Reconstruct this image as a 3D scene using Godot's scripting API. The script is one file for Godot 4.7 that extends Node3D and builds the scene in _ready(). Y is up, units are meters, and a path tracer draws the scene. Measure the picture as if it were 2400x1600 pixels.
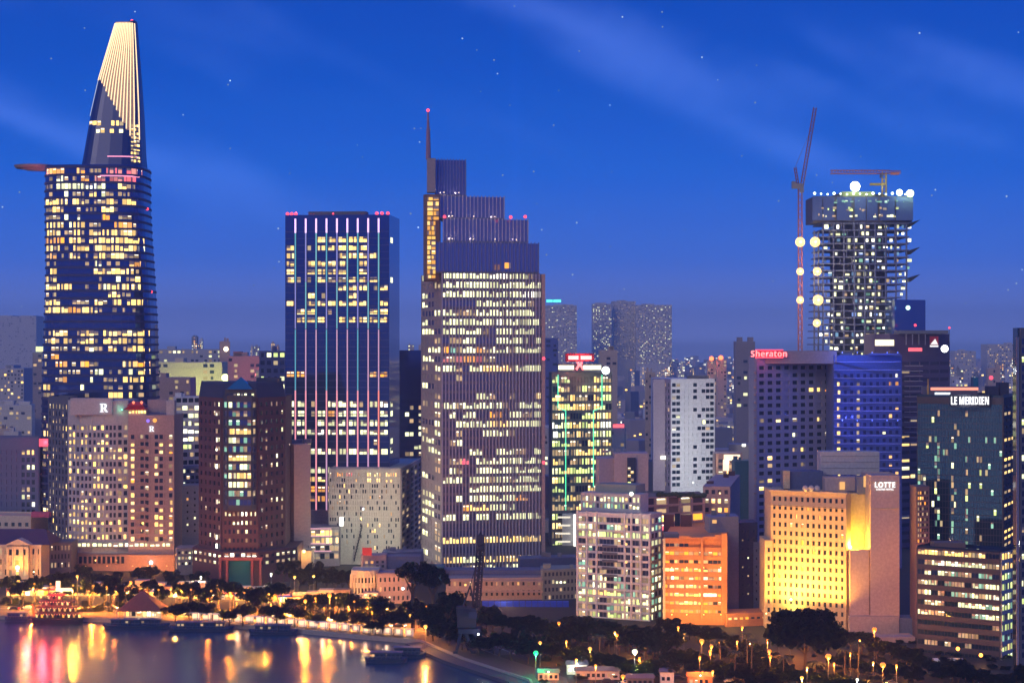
extends Node3D
# Dusk skyline on a river bank. Units are metres, y up, the camera stands on a tower across the river.
const FOCAL := 4480.0     # focal length in photograph pixels (2400 wide)
const EYE := 115.0        # camera height

class Shape:
	var v := PackedVector3Array()
	var n := PackedVector3Array()
	var t := PackedInt32Array()
	func quad(a: Vector3, b: Vector3, c: Vector3, d: Vector3) -> void:   # counter-clockwise from outside
		var m := (b - a).cross(c - a)
		if m.length_squared() < 1e-12:
			m = (c - a).cross(d - a)
		m = m.normalized()
		var k := v.size()
		v.append_array(PackedVector3Array([a, b, c, d]))
		n.append_array(PackedVector3Array([m, m, m, m]))
		t.append_array(PackedInt32Array([k, k + 2, k + 1, k, k + 3, k + 2]))
	func tri(a: Vector3, b: Vector3, c: Vector3) -> void:
		var m := (b - a).cross(c - a).normalized()
		var k := v.size()
		v.append_array(PackedVector3Array([a, b, c]))
		n.append_array(PackedVector3Array([m, m, m]))
		t.append_array(PackedInt32Array([k, k + 2, k + 1]))
	func box(c: Vector3, s: Vector3, x := Vector3(1, 0, 0)) -> void:     # x: direction of the box's width, in plan
		var a := x * (s.x * 0.5)
		var u := Vector3(0, s.y * 0.5, 0)
		var w := x.cross(Vector3(0, 1, 0)) * (s.z * 0.5)
		hexa([c - a - u + w, c + a - u + w, c + a + u + w, c - a + u + w, c - a - u - w, c + a - u - w, c + a + u - w, c - a + u - w])
	func hexa(p: Array) -> void:   # front 0-3 counter-clockwise, back 4-7 behind them
		quad(p[0], p[1], p[2], p[3])
		quad(p[5], p[4], p[7], p[6])
		quad(p[4], p[0], p[3], p[7])
		quad(p[1], p[5], p[6], p[2])
		quad(p[3], p[2], p[6], p[7])
		quad(p[4], p[5], p[1], p[0])
	func ring(low: PackedVector3Array, high: PackedVector3Array, capped := true) -> void:   # two rings, counter-clockwise from above
		var c := low.size()
		for i in c:
			var j := (i + 1) % c
			quad(low[i], low[j], high[j], high[i])
		if capped:
			var mid := Vector3.ZERO
			for p in high:
				mid += p / c
			for i in c:
				tri(high[i], high[(i + 1) % c], mid)
	func prism(poly: Array, y0: float, y1: float) -> void:   # Vector2(x, z) ring
		var low := PackedVector3Array()
		var high := PackedVector3Array()
		for p in poly:
			low.append(Vector3(p.x, y0, p.y))
			high.append(Vector3(p.x, y1, p.y))
		ring(low, high)
	func tube(a: Vector3, b: Vector3, ra: float, rb: float, sides := 6) -> void:
		var dir := (b - a).normalized()
		var x := dir.cross(Vector3(0, 1, 0) if absf(dir.y) < 0.9 else Vector3(1, 0, 0)).normalized()
		var z := x.cross(dir)
		var low := PackedVector3Array()
		var high := PackedVector3Array()
		for i in sides:
			var g := -TAU * i / sides
			var o := x * cos(g) + z * sin(g)
			low.append(a + o * ra)
			high.append(b + o * rb)
		ring(low, high)
	func ball(c: Vector3, r: Vector3, rows := 6, cols := 10) -> void:
		for i in rows:
			var f0 := PI * i / rows
			var f1 := PI * (i + 1) / rows
			for j in cols:
				var g0 := -TAU * j / cols
				var g1 := -TAU * (j + 1) / cols
				var p := func(f, g): return c + Vector3(sin(f) * cos(g), cos(f), sin(f) * sin(g)) * r
				var k := v.size()
				for q in [p.call(f1, g0), p.call(f1, g1), p.call(f0, g1), p.call(f0, g0)]:
					v.append(q)
					n.append(((q - c) / (r * r)).normalized())
				t.append_array(PackedInt32Array([k, k + 2, k + 1, k, k + 3, k + 2]))
	func mesh() -> ArrayMesh:
		var m := ArrayMesh.new()
		add_to(m)
		return m
	func add_to(m: ArrayMesh) -> void:
		if v.is_empty():
			return
		var a := []
		a.resize(Mesh.ARRAY_MAX)
		a[Mesh.ARRAY_VERTEX] = v
		a[Mesh.ARRAY_NORMAL] = n
		a[Mesh.ARRAY_INDEX] = t
		m.add_surface_from_arrays(Mesh.PRIMITIVE_TRIANGLES, a)

var rng := RandomNumberGenerator.new()
var used := {}            # names taken at top level
var mats := {}            # materials by key
var grain: NoiseTexture2D
var patches: NoiseTexture2D
var pane_mesh := QuadMesh.new()
var pending := {}         # building -> list of panes

# ---------- places ----------
func at(x: float, d: float) -> Vector3:          # the point of the ground under picture column x, d metres away
	return Vector3((x - 1200.0) * d / FOCAL, 0, -d)
func up(y: float, d: float) -> float:            # height of picture row y at distance d
	return EYE - (y - 800.0) * d / FOCAL
func ground_d(y: float) -> float:                # distance at which the ground shows at row y
	return FOCAL * EYE / (y - 800.0)

# ---------- naming ----------
const ORDER := ["first", "second", "third", "fourth", "fifth", "sixth", "seventh", "eighth", "ninth", "tenth", "eleventh", "twelfth", "thirteenth", "fourteenth", "fifteenth", "sixteenth", "seventeenth", "eighteenth", "nineteenth", "twentieth", "twenty-first", "twenty-second", "twenty-third", "twenty-fourth", "twenty-fifth", "twenty-sixth", "twenty-seventh", "twenty-eighth", "twenty-ninth", "thirtieth"]

func numbered(called: String) -> String:
	var k: int = used.get(called, 0)
	used[called] = k + 1
	return called if k == 0 else "%s_%03d" % [called, k]

func tag(o: Node, label: String, category := "", group := "", kind := "") -> void:
	o.set_meta("label", label)
	if category: o.set_meta("category", category)
	if group: o.set_meta("group", group)
	if kind: o.set_meta("kind", kind)

func thing(called: String, label: String, category: String, place := Vector3.ZERO, group := "") -> Node3D:
	var o := Node3D.new()
	o.name = numbered(called)
	add_child(o)
	o.position = place
	tag(o, label, category, group)
	return o

func part(parent: Node, called: String, s: Shape, m: Material) -> MeshInstance3D:
	var o := MeshInstance3D.new()
	o.name = called
	o.mesh = s.mesh()
	o.material_override = m
	parent.add_child(o, true)
	return o

func setting(called: String, s: Shape, m: Material) -> MeshInstance3D:
	var o := MeshInstance3D.new()
	o.name = numbered(called)
	o.mesh = s.mesh()
	o.material_override = m
	add_child(o)
	o.set_meta("kind", "structure")
	return o

# ---------- materials ----------
func paint(key: String, c: Color, rough := 0.8, metal := 0.0, textured := true, scale := 0.11) -> StandardMaterial3D:   # c: linear base colour
	if mats.has(key):
		return mats[key]
	var m := StandardMaterial3D.new()
	m.resource_name = key
	m.albedo_color = c.linear_to_srgb()
	m.roughness = rough
	m.metallic = metal
	if textured:
		m.albedo_texture = patches
		m.uv1_triplanar = true
		m.uv1_world_triplanar = true
		m.uv1_scale = Vector3.ONE * scale
		m.detail_enabled = true
		m.detail_albedo = grain
		m.detail_blend_mode = BaseMaterial3D.BLEND_MODE_MUL
	mats[key] = m
	return m

func glass(key: String, c: Color, rough := 0.06, metal := 0.5) -> StandardMaterial3D:   # coated facade glass, which mirrors a tinted share
	return paint(key, c, rough, metal, false)

func glow(key: String, c: Color, energy: float) -> StandardMaterial3D:
	if mats.has(key):
		return mats[key]
	var m := StandardMaterial3D.new()
	m.resource_name = key
	m.albedo_color = Color(0.05, 0.05, 0.05)
	m.roughness = 0.3
	m.emission_enabled = true
	m.emission = c.linear_to_srgb()
	m.emission_energy_multiplier = energy
	mats[key] = m
	return m

const LIT := {   # letter -> linear colour, energy
	"y": [Color(1.0, 0.62, 0.17), 1.6], "Y": [Color(1.0, 0.58, 0.12), 2.4], "w": [Color(0.95, 0.95, 0.5), 1.4], "W": [Color(1.0, 0.97, 0.75), 2.2],
	"o": [Color(1.0, 0.38, 0.05), 1.25], "d": [Color(0.9, 0.6, 0.3), 0.5], "g": [Color(0.4, 0.85, 0.6), 0.55], "e": [Color(0.8, 0.95, 0.28), 1.15],
	"r": [Color(1.0, 0.2, 0.22), 0.8], "b": [Color(0.3, 0.5, 1.0), 0.45],
}
func pick(letter: String, dark: Material) -> Material:
	if not LIT.has(letter):
		return dark
	var k := rng.randi() % 5
	var e: Array = LIT[letter]
	var c: Color = e[0]
	var tint: float = [0.0, 0.12, -0.05, 0.05, 0.2][k]
	return glow("window light %s%d" % [letter, k], Color(c.r, c.g + (1.0 - c.g) * tint, maxf(0.0, c.b + (0.6 - c.b) * tint)), e[1] * [1.25, 0.9, 1.65, 0.62, 1.3][k])

# ---------- buildings ----------
func chain(xa: float, xc: float, xb: float, d: float, turn: float) -> Array:   # corner seen at column xc, d away; left face turned by «turn» degrees
	var s := sin(deg_to_rad(turn))
	var c := cos(deg_to_rad(turn))
	var corner := at(xc, d)
	var a := (xa - 1200.0) / FOCAL
	var w := (corner.x - a * d) / (c + a * s)
	var b := (xb - 1200.0) / FOCAL
	var t := (b * d - corner.x) / (s - b * c)
	return [Vector2(corner.x - w * c, -(d + w * s)), Vector2(corner.x, -d), Vector2(corner.x + t * s, -(d + t * c))]

func centre(pts: Array) -> Vector3:
	var m := Vector2.ZERO
	for p in pts:
		m += p / pts.size()
	return Vector3(m.x, 0, m.y)

func building(called: String, label: String, pts: Array, category := "building", group := "") -> Node3D:
	return thing(called, label, category, centre(pts), group)

# A block whose seen side runs along pts from left to right; specs gives one window layout per side.
func mass(b: Node3D, pts: Array, y0: float, y1: float, wall: Material, specs := [], opts := {}) -> void:
	var o := Vector2(b.position.x, b.position.z)
	var deep: float = opts.get("deep", 24.0)
	var ring := []
	for p in pts:
		ring.append(p - o)
	if pts.size() == 3 and not opts.has("deep"):
		ring.append(pts[0] + pts[2] - pts[1] - o)
	else:
		ring.append(pts[-1] + Vector2(0, -deep) - o)
		ring.append(pts[0] + Vector2(0, -deep) - o)
	var s := Shape.new()
	s.prism(ring, y0, y1)
	if opts.get("parapet", 0.0) > 0.0:
		var h: float = opts.parapet
		for i in ring.size():
			var p: Vector2 = ring[i]
			var q: Vector2 = ring[(i + 1) % ring.size()]
			var dir := (q - p).normalized()
			s.box(Vector3((p.x + q.x) / 2, y1 + h / 2 + 0.003, (p.y + q.y) / 2) - Vector3(-dir.y, 0, dir.x) * 0.16, Vector3(p.distance_to(q) - 0.6, h, 0.3), Vector3(dir.x, 0, dir.y))
	part(b, opts.get("called", "wall"), s, wall)
	for i in specs.size():
		if specs[i] != null:
			facade(b, Vector3(ring[i].x, y0, ring[i].y), Vector3(ring[i + 1].x, y0, ring[i + 1].y), y1 - y0, specs[i], wall)

# Windows and the wall between them on one side. spec: rows (heights of row centres above the ground), tall, cols, wide (share of a bay), inset [left, right] in metres,
# proud (depth of the wall in front of the panes), map (row strings) or bag (letters to draw from) with run (chance of repeating), dark, frame, fins
func facade(b: Node3D, a: Vector3, e: Vector3, high: float, spec: Dictionary, wall: Material) -> void:
	var u := (e - a).normalized()
	var nrm := u.cross(Vector3.UP)
	var width := a.distance_to(e)
	var inset: Array = spec.get("inset", [0.4, 0.4])
	var cols: int = spec.cols
	var bay = (width - inset[0] - inset[1]) / cols
	var pw: float = bay * spec.get("wide", 0.6)
	var rows: Array = spec.rows
	var tall: float = spec.tall
	var proud: float = spec.get("proud", 0.35)
	var dark: Material = spec.get("dark", mats["dark glass"])
	var frame: Material = spec.get("frame", wall)
	var base := a.y
	var s := Shape.new()
	# horizontal bands between the rows (rows run from the top down)
	var tops := [base + high]
	for y in rows:
		tops.append(y)
	if spec.get("bands", true):
		var prev := base + high
		for y in rows + [null]:
			var low: float = base + spec.get("foot", 0.0) if y == null else y + tall / 2
			if prev - low > 0.05:
				s.box(a + u * (width / 2) + Vector3(0, (prev + low) / 2 - base, 0) + nrm * (proud / 2), Vector3(width, prev - low, proud), u)
			if y != null:
				prev = y - tall / 2
	# upright piers
	if spec.get("piers", true):
		var y0: float = rows[-1] - tall / 2 - 0.2
		var y1: float = rows[0] + tall / 2 + 0.2
		for i in cols + 1:
			var l: float = 0.0 if i == 0 else inset[0] + bay * i - (bay - pw) / 2
			var r: float = width if i == cols else inset[0] + bay * i + (bay - pw) / 2
			if r - l > 0.04:
				s.box(a + u * ((l + r) / 2) + Vector3(0, (y0 + y1) / 2 - base, 0) + nrm * (proud / 2 + 0.02), Vector3(r - l, y1 - y0, proud + 0.04), u)
	if s.v.size():
		part(b, "facade_frame", s, frame)
	var list: Array = pending.get(b, [])
	var last := "."
	for j in rows.size():
		for i in cols:
			var c := "."
			if spec.has("map"):
				var line: String = spec.map[j % spec.map.size()]
				c = line[i * line.length() / cols]
			else:
				var bag: String = spec.get("bag", ".")
				c = bag[rng.randi() % bag.length()] if rng.randf() > spec.get("run", 0.0) else last
				last = c
			if c == "#":
				continue
			var p = a + u * (inset[0] + bay * (i + 0.5)) + Vector3(0, rows[j] - base, 0) + nrm * 0.05
			list.append([Transform3D(u * pw, Vector3(0, tall, 0), nrm, p), pick(c, dark), pw * tall * (100.0 if LIT.has(c) else 1.0)])
	pending[b] = list

func pane(b: Node3D, p: Vector3, u: Vector3, w: float, h: float, m: Material, weight := 50.0) -> void:
	var list: Array = pending.get(b, [])
	list.append([Transform3D(u * w, Vector3(0, h, 0), u.cross(Vector3.UP), p), m, w * h * weight])
	pending[b] = list

func glaze_all(most := 300) -> void:   # hang the panes: the 300 that show most are parts of their own, the rest one mesh
	for b in pending:
		var list: Array = pending[b]
		list.sort_custom(func(p, q): return p[2] > q[2])
		for i in mini(most, list.size()):
			var o := MeshInstance3D.new()
			o.name = "window"
			o.mesh = pane_mesh
			o.material_override = list[i][1]
			o.transform = list[i][0]
			b.add_child(o, true)
		# blinds, curtains and ceiling lights at the lit windows
		var cloth := Shape.new()
		var tubes := Shape.new()
		for w in list:
			var k := rng.randf()
			if not (w[1] as StandardMaterial3D).emission_enabled or k > 0.8 or (w[0] as Transform3D).basis.y.length() < 1.2:
				continue
			var f: Transform3D = w[0]
			f.origin += f.basis.z.normalized() * 0.03
			var q := [-0.5, 0.5 - rng.randf_range(0.2, 0.65), 0.5, 0.5]
			if k > 0.6:
				q = [-0.4, 0.2, 0.4, 0.36]
			elif k > 0.3:
				var e := rng.randf_range(0.2, 0.5)
				q = [-0.5, -0.5, -0.5 + e, 0.5] if k > 0.45 else [0.5 - e, -0.5, 0.5, 0.5]
			(tubes if k > 0.6 else cloth).quad(f * Vector3(q[0], q[1], 0), f * Vector3(q[2], q[1], 0), f * Vector3(q[2], q[3], 0), f * Vector3(q[0], q[3], 0))
		if cloth.v.size():
			part(b, "blinds", cloth, mats["blind cloth"]).set_meta("kind", "stuff")
		if tubes.v.size():
			part(b, "ceiling_lights", tubes, glow("ceiling light", Color(1.0, 0.93, 0.7), 2.6)).set_meta("kind", "stuff")
		if list.size() > most:
			var by := {}
			for i in range(most, list.size()):
				if not by.has(list[i][1]):
					by[list[i][1]] = Shape.new()
				var f: Transform3D = list[i][0]
				by[list[i][1]].quad(f * Vector3(-0.5, -0.5, 0), f * Vector3(0.5, -0.5, 0), f * Vector3(0.5, 0.5, 0), f * Vector3(-0.5, 0.5, 0))
			many(b, "small_windows", by)
	pending.clear()

func many(b: Node3D, called: String, by: Dictionary) -> MeshInstance3D:   # one mesh with one surface per material
	var m := ArrayMesh.new()
	for k in by:
		by[k].add_to(m)
		m.surface_set_material(m.get_surface_count() - 1, k)
	var o := MeshInstance3D.new()
	o.name = called
	o.mesh = m
	o.set_meta("kind", "stuff")
	b.add_child(o, true)
	return o

func rows_px(first: float, pitch: float, count: int, d: float) -> Array:
	var r := []
	for i in count:
		r.append(up(first + pitch * i, d))
	return r

func roof_kit(b: Node3D, pts: Array, y: float, count: int, m: Material, big := 4.0) -> void:   # plant rooms, tanks and boxes on a flat roof
	var o := Vector2(b.position.x, b.position.z)
	for i in count:
		var p: Vector2 = (pts[0] as Vector2).lerp(pts[-1], rng.randf_range(0.15, 0.85)) - o + Vector2(rng.randf_range(-1, 1), -rng.randf_range(3, 9))
		var s := Shape.new()
		var size := Vector3(rng.randf_range(0.4, 1.2) * big, rng.randf_range(0.4, 0.9) * big * 0.7, rng.randf_range(0.5, 1.0) * big)
		s.box(Vector3(p.x, y + size.y / 2 + 0.01, p.y), size)
		s.box(Vector3(p.x, y + size.y + 0.16, p.y), Vector3(size.x * 1.06, 0.3, size.z * 1.06))
		part(b, "roof_plant", s, m)

func lettering(b: Node3D, text: String, p: Vector3, u: Vector3, high: float, m: Material, serif := false, squeeze := 1.0) -> MeshInstance3D:
	var f := SystemFont.new()
	f.font_names = PackedStringArray(["Droid Serif" if serif else "Droid Sans"])
	f.font_weight = 600
	var t := TextMesh.new()
	t.font = f
	t.text = text
	t.font_size = 64
	t.pixel_size = high / 47.0
	t.depth = high * 0.12
	t.curve_step = 2.0
	var o := MeshInstance3D.new()
	o.name = "lettering"
	o.mesh = t
	o.material_override = m
	o.transform = Transform3D(u * squeeze, Vector3.UP, u.cross(Vector3.UP), p)
	b.add_child(o, true)
	return o

func omni(parent: Node3D, p: Vector3, c: Color, energy: float, size := 0.3) -> OmniLight3D:
	var l := OmniLight3D.new()
	l.name = "light"
	l.light_color = c.linear_to_srgb()
	l.light_energy = energy
	l.light_size = size
	l.omni_range = 400.0
	l.omni_attenuation = 2.0
	l.shadow_enabled = true
	parent.add_child(l, true)
	l.position = p
	return l

func spot(parent: Node3D, p: Vector3, to: Vector3, c: Color, energy: float, angle := 40.0, size := 0.4) -> SpotLight3D:
	var l := SpotLight3D.new()
	l.name = "light"
	l.light_color = c.linear_to_srgb()
	l.light_energy = energy
	l.light_size = size
	l.spot_range = 400.0
	l.spot_attenuation = 2.0
	l.spot_angle = angle
	l.spot_angle_attenuation = 0.8
	l.shadow_enabled = true
	parent.add_child(l, true)
	l.look_at_from_position(parent.position + p, parent.position + to, Vector3.UP if absf((to - p).normalized().y) < 0.95 else Vector3.RIGHT)
	return l

# ---------- camera, sky, light ----------
func make_camera() -> void:
	var c := Camera3D.new()
	c.name = "camera"
	c.position = Vector3(0, EYE, 0)
	c.fov = rad_to_deg(2.0 * atan(800.0 / FOCAL))
	c.near = 1.0
	c.far = 40000.0
	add_child(c)
	c.current = true

func sky_colour(el: float) -> Color:   # degrees above the horizon, linear
	var stops := [[-90.0, Color(0.05, 0.07, 0.2)], [0.0, Color(0.19, 0.26, 0.72)], [2.4, Color(0.04, 0.15, 0.69)], [5.0, Color(0.006, 0.115, 0.64)], [8.0, Color(0.0, 0.08, 0.53)], [11.0, Color(0.0, 0.058, 0.45)], [40.0, Color(0.012, 0.085, 0.55)], [90.0, Color(0.02, 0.1, 0.58)]]
	for i in stops.size() - 1:
		if el <= stops[i + 1][0]:
			var f: float = clampf((el - stops[i][0]) / (stops[i + 1][0] - stops[i][0]), 0, 1)
			return (stops[i][1] as Color).lerp(stops[i + 1][1], f)
	return stops[-1][1]

func make_sky() -> void:
	var w := 1024
	var h := 512
	var im := Image.create(w, h, false, Image.FORMAT_RGB8)
	var wisps := FastNoiseLite.new()
	wisps.seed = 5
	wisps.frequency = 1.0
	wisps.fractal_octaves = 4
	var broad := FastNoiseLite.new()
	broad.seed = 11
	broad.frequency = 1.0
	broad.fractal_octaves = 2
	for j in h:
		var el := 90.0 - (j + 0.5) * 180.0 / h
		var base := sky_colour(el)
		for i in w:
			var c := base
			if el > -1.0:
				var az := (i + 0.5) * TAU / w
				# streaks of thin cloud that fall from left to right, seamless round the horizon
				var a := az + deg_to_rad(el) * 2.0
				var q := Vector3(cos(a) * 7.0, sin(a) * 7.0, el * 0.085)
				var s := wisps.get_noise_3d(q.x, q.y, q.z * 1.6) * 0.5 + 0.5
				var b := broad.get_noise_3d(q.x * 0.45 + 9.0, q.y * 0.45, q.z * 0.7) * 0.5 + 0.5
				var t := smoothstep(0.46, 0.86, s) * smoothstep(0.32, 0.62, b) * smoothstep(1.5, 6.0, el)
				c += Color(0.045, 0.07, 0.17) * t
			im.set_pixel(i, j, Color(c.r, c.g, c.b).linear_to_srgb())
	im.resize(2048, 1024, Image.INTERPOLATE_CUBIC)
	var m := PanoramaSkyMaterial.new()
	m.panorama = ImageTexture.create_from_image(im)
	var sky := Sky.new()
	sky.sky_material = m
	var e := Environment.new()
	e.background_mode = Environment.BG_SKY
	e.sky = sky
	e.background_energy_multiplier = 1.0
	e.tonemap_mode = Environment.TONE_MAPPER_LINEAR
	e.tonemap_exposure = 1.12
	e.sdfgi_enabled = true
	e.ssao_enabled = true
	e.ssil_enabled = true
	e.fog_enabled = true
	e.fog_density = 0.00012
	e.fog_light_color = Color(0.78, 0.9, 1.0)
	var we := WorldEnvironment.new()
	we.name = "environment"
	we.environment = e
	add_child(we)
	# very soft fill added behind the viewer to light and colour the facades
	var fill_light := DirectionalLight3D.new()
	fill_light.name = "dusk_fill_light"
	fill_light.light_energy = 0.32
	fill_light.light_color = Color(1.0, 0.9, 0.76)
	fill_light.light_angular_distance = 30.0
	fill_light.shadow_enabled = true
	add_child(fill_light)
	fill_light.look_at_from_position(Vector3(-500, 420, 900), Vector3.ZERO)

func make_materials() -> void:
	var f := FastNoiseLite.new()
	f.seed = 3
	f.frequency = 0.02
	f.fractal_octaves = 5
	var ramp := Gradient.new()
	ramp.set_color(0, Color(0.87, 0.87, 0.88))
	ramp.set_color(1, Color(1, 1, 1))
	patches = NoiseTexture2D.new()
	patches.width = 256
	patches.height = 256
	patches.seamless = true
	patches.noise = f
	patches.color_ramp = ramp
	var g := FastNoiseLite.new()
	g.seed = 8
	g.frequency = 0.11
	var ramp2 := Gradient.new()
	ramp2.set_color(0, Color(0.93, 0.93, 0.93))
	ramp2.set_color(1, Color(1, 1, 1))
	grain = NoiseTexture2D.new()
	grain.width = 256
	grain.height = 256
	grain.seamless = true
	grain.noise = g
	grain.color_ramp = ramp2
	glass("crown glass", Color(0.012, 0.035, 0.16), 0.3, 0.2)
	glass("dark glass", Color(0.05, 0.07, 0.13), 0.06, 0.4)
	glass("blue glass", Color(0.1, 0.16, 0.36), 0.05, 0.7)
	glass("deep blue glass", Color(0.045, 0.085, 0.26), 0.05, 0.7)
	glass("violet glass", Color(0.2, 0.22, 0.42), 0.08, 0.6)
	glass("teal glass", Color(0.03, 0.2, 0.25), 0.06, 0.6)
	glass("black glass", Color(0.015, 0.035, 0.075), 0.05, 0.5)
	paint("blind cloth", Color(0.55, 0.5, 0.42))
	paint("apartment render", Color(0.6, 0.57, 0.53))
	paint("white wall", Color(0.72, 0.72, 0.7))
	paint("pale grey wall", Color(0.46, 0.46, 0.48))
	paint("grey wall", Color(0.27, 0.27, 0.3))
	paint("slate wall", Color(0.13, 0.14, 0.18))
	paint("blue grey wall", Color(0.14, 0.17, 0.3))
	paint("dark wall", Color(0.05, 0.05, 0.07))
	paint("pink stone", Color(0.42, 0.3, 0.29))
	paint("beige wall", Color(0.56, 0.45, 0.37))
	paint("cream wall", Color(0.68, 0.58, 0.42))
	paint("brick red", Color(0.095, 0.038, 0.05))
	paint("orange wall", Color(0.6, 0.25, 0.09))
	paint("brown wall", Color(0.2, 0.13, 0.12))
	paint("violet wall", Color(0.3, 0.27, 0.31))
	paint("blue wall", Color(0.1, 0.14, 0.38))  # base colour holds the blue of the annex floodlight
	paint("roof tiles", Color(0.2, 0.075, 0.05))
	paint("slate roof", Color(0.03, 0.04, 0.09))
	paint("concrete", Color(0.3, 0.29, 0.28))
	paint("asphalt", Color(0.045, 0.045, 0.05), 0.75)
	paint("paving", Color(0.075, 0.07, 0.07))
	paint("earth", Color(0.022, 0.026, 0.02), 0.95, 0.0, true, 0.02)
	paint("steel", Color(0.25, 0.26, 0.28), 0.4, 0.8)
	paint("black steel", Color(0.03, 0.035, 0.05), 0.5, 0.4)
	paint("crane red", Color(0.35, 0.1, 0.08), 0.5)
	paint("crane yellow", Color(0.5, 0.35, 0.06), 0.5)
	paint("blue tarpaulin", Color(0.01, 0.07, 0.7), 0.6)
	paint("bark", Color(0.06, 0.045, 0.035), 0.9)
	paint("red paint", Color(0.5, 0.03, 0.04), 0.5)

func make_stars() -> void:   # far points of light above the skyline
	rng.seed = 77
	var by := {}
	for k in 1100:
		var az := deg_to_rad(rng.randf_range(-60, 60))
		var el := deg_to_rad(lerpf(0.8, 42.0, pow(rng.randf(), 1.3)))
		var e := rng.randi() % 10
		var m := glow("star light %d" % (0 if e < 6 else (1 if e < 9 else 2)), Color(0.55, 0.75, 1.0), [0.35, 0.7, 1.5][0 if e < 6 else (1 if e < 9 else 2)])
		if not by.has(m):
			by[m] = Shape.new()
		var c := Vector3(sin(az) * cos(el), sin(el), -cos(az) * cos(el)) * 26000.0
		var r := rng.randf_range(8.5, 15.0)
		var p := [c + Vector3(r, 0, 0), c + Vector3(0, 0, -r), c + Vector3(-r, 0, 0), c + Vector3(0, 0, r)]
		for i in 4:
			by[m].tri(p[i], p[(i + 1) % 4], c + Vector3(0, r, 0))
			by[m].tri(p[(i + 1) % 4], p[i], c + Vector3(0, -r, 0))
	var o := many(self, "sky_stars", by)
	o.set_meta("kind", "structure")

# ---------- ground, river, quay ----------
const BANK := [[-3000, 1437], [-400, 1440], [0, 1442], [190, 1447], [440, 1457], [640, 1469], [830, 1487], [985, 1500], [1085, 1542], [1240, 1592], [1275, 1700], [1300, 2300]]

func bank_line() -> PackedVector2Array:
	var r := PackedVector2Array()
	for p in BANK:
		var q := at(p[0], ground_d(p[1]))
		r.append(Vector2(q.x, q.z))
	return r

func sheet(s: Shape, poly: PackedVector2Array, y: float) -> void:
	var t := Geometry2D.triangulate_polygon(poly)
	for i in range(0, t.size(), 3):
		var a := poly[t[i]]
		var b := poly[t[i + 1]]
		var c := poly[t[i + 2]]
		if (b - a).cross(c - a) > 0:
			var k := b
			b = c
			c = k
		s.tri(Vector3(a.x, y, a.y), Vector3(b.x, y, b.y), Vector3(c.x, y, c.y))

func shifted(l: PackedVector2Array, by: float, from := 0, to := -1) -> PackedVector2Array:   # a copy of the bank line moved inland
	var r := PackedVector2Array()
	var n := l.size() if to < 0 else to
	for i in range(from, n):
		var dir := (l[mini(i + 1, l.size() - 1)] - l[maxi(i - 1, 0)]).normalized()
		r.append(l[i] + Vector2(dir.y, -dir.x) * by)
	return r

func ribbon(s: Shape, l: PackedVector2Array, a: float, b: float, y: float, h := 0.0, from := 0, to := -1) -> void:   # a strip between two shifts of the line, h > 0 gives it height
	var p := shifted(l, a, from, to)
	var q := shifted(l, b, from, to)
	for i in p.size() - 1:
		var w := [Vector3(p[i].x, y, p[i].y), Vector3(p[i + 1].x, y, p[i + 1].y), Vector3(q[i + 1].x, y, q[i + 1].y), Vector3(q[i].x, y, q[i].y)]
		s.quad(w[0], w[1], w[2], w[3])
		if h > 0:
			var dn := Vector3(0, -h, 0)
			s.quad(w[0] + dn, w[1] + dn, w[1], w[0])
			s.quad(w[2] + dn, w[3] + dn, w[3], w[2])

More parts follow.
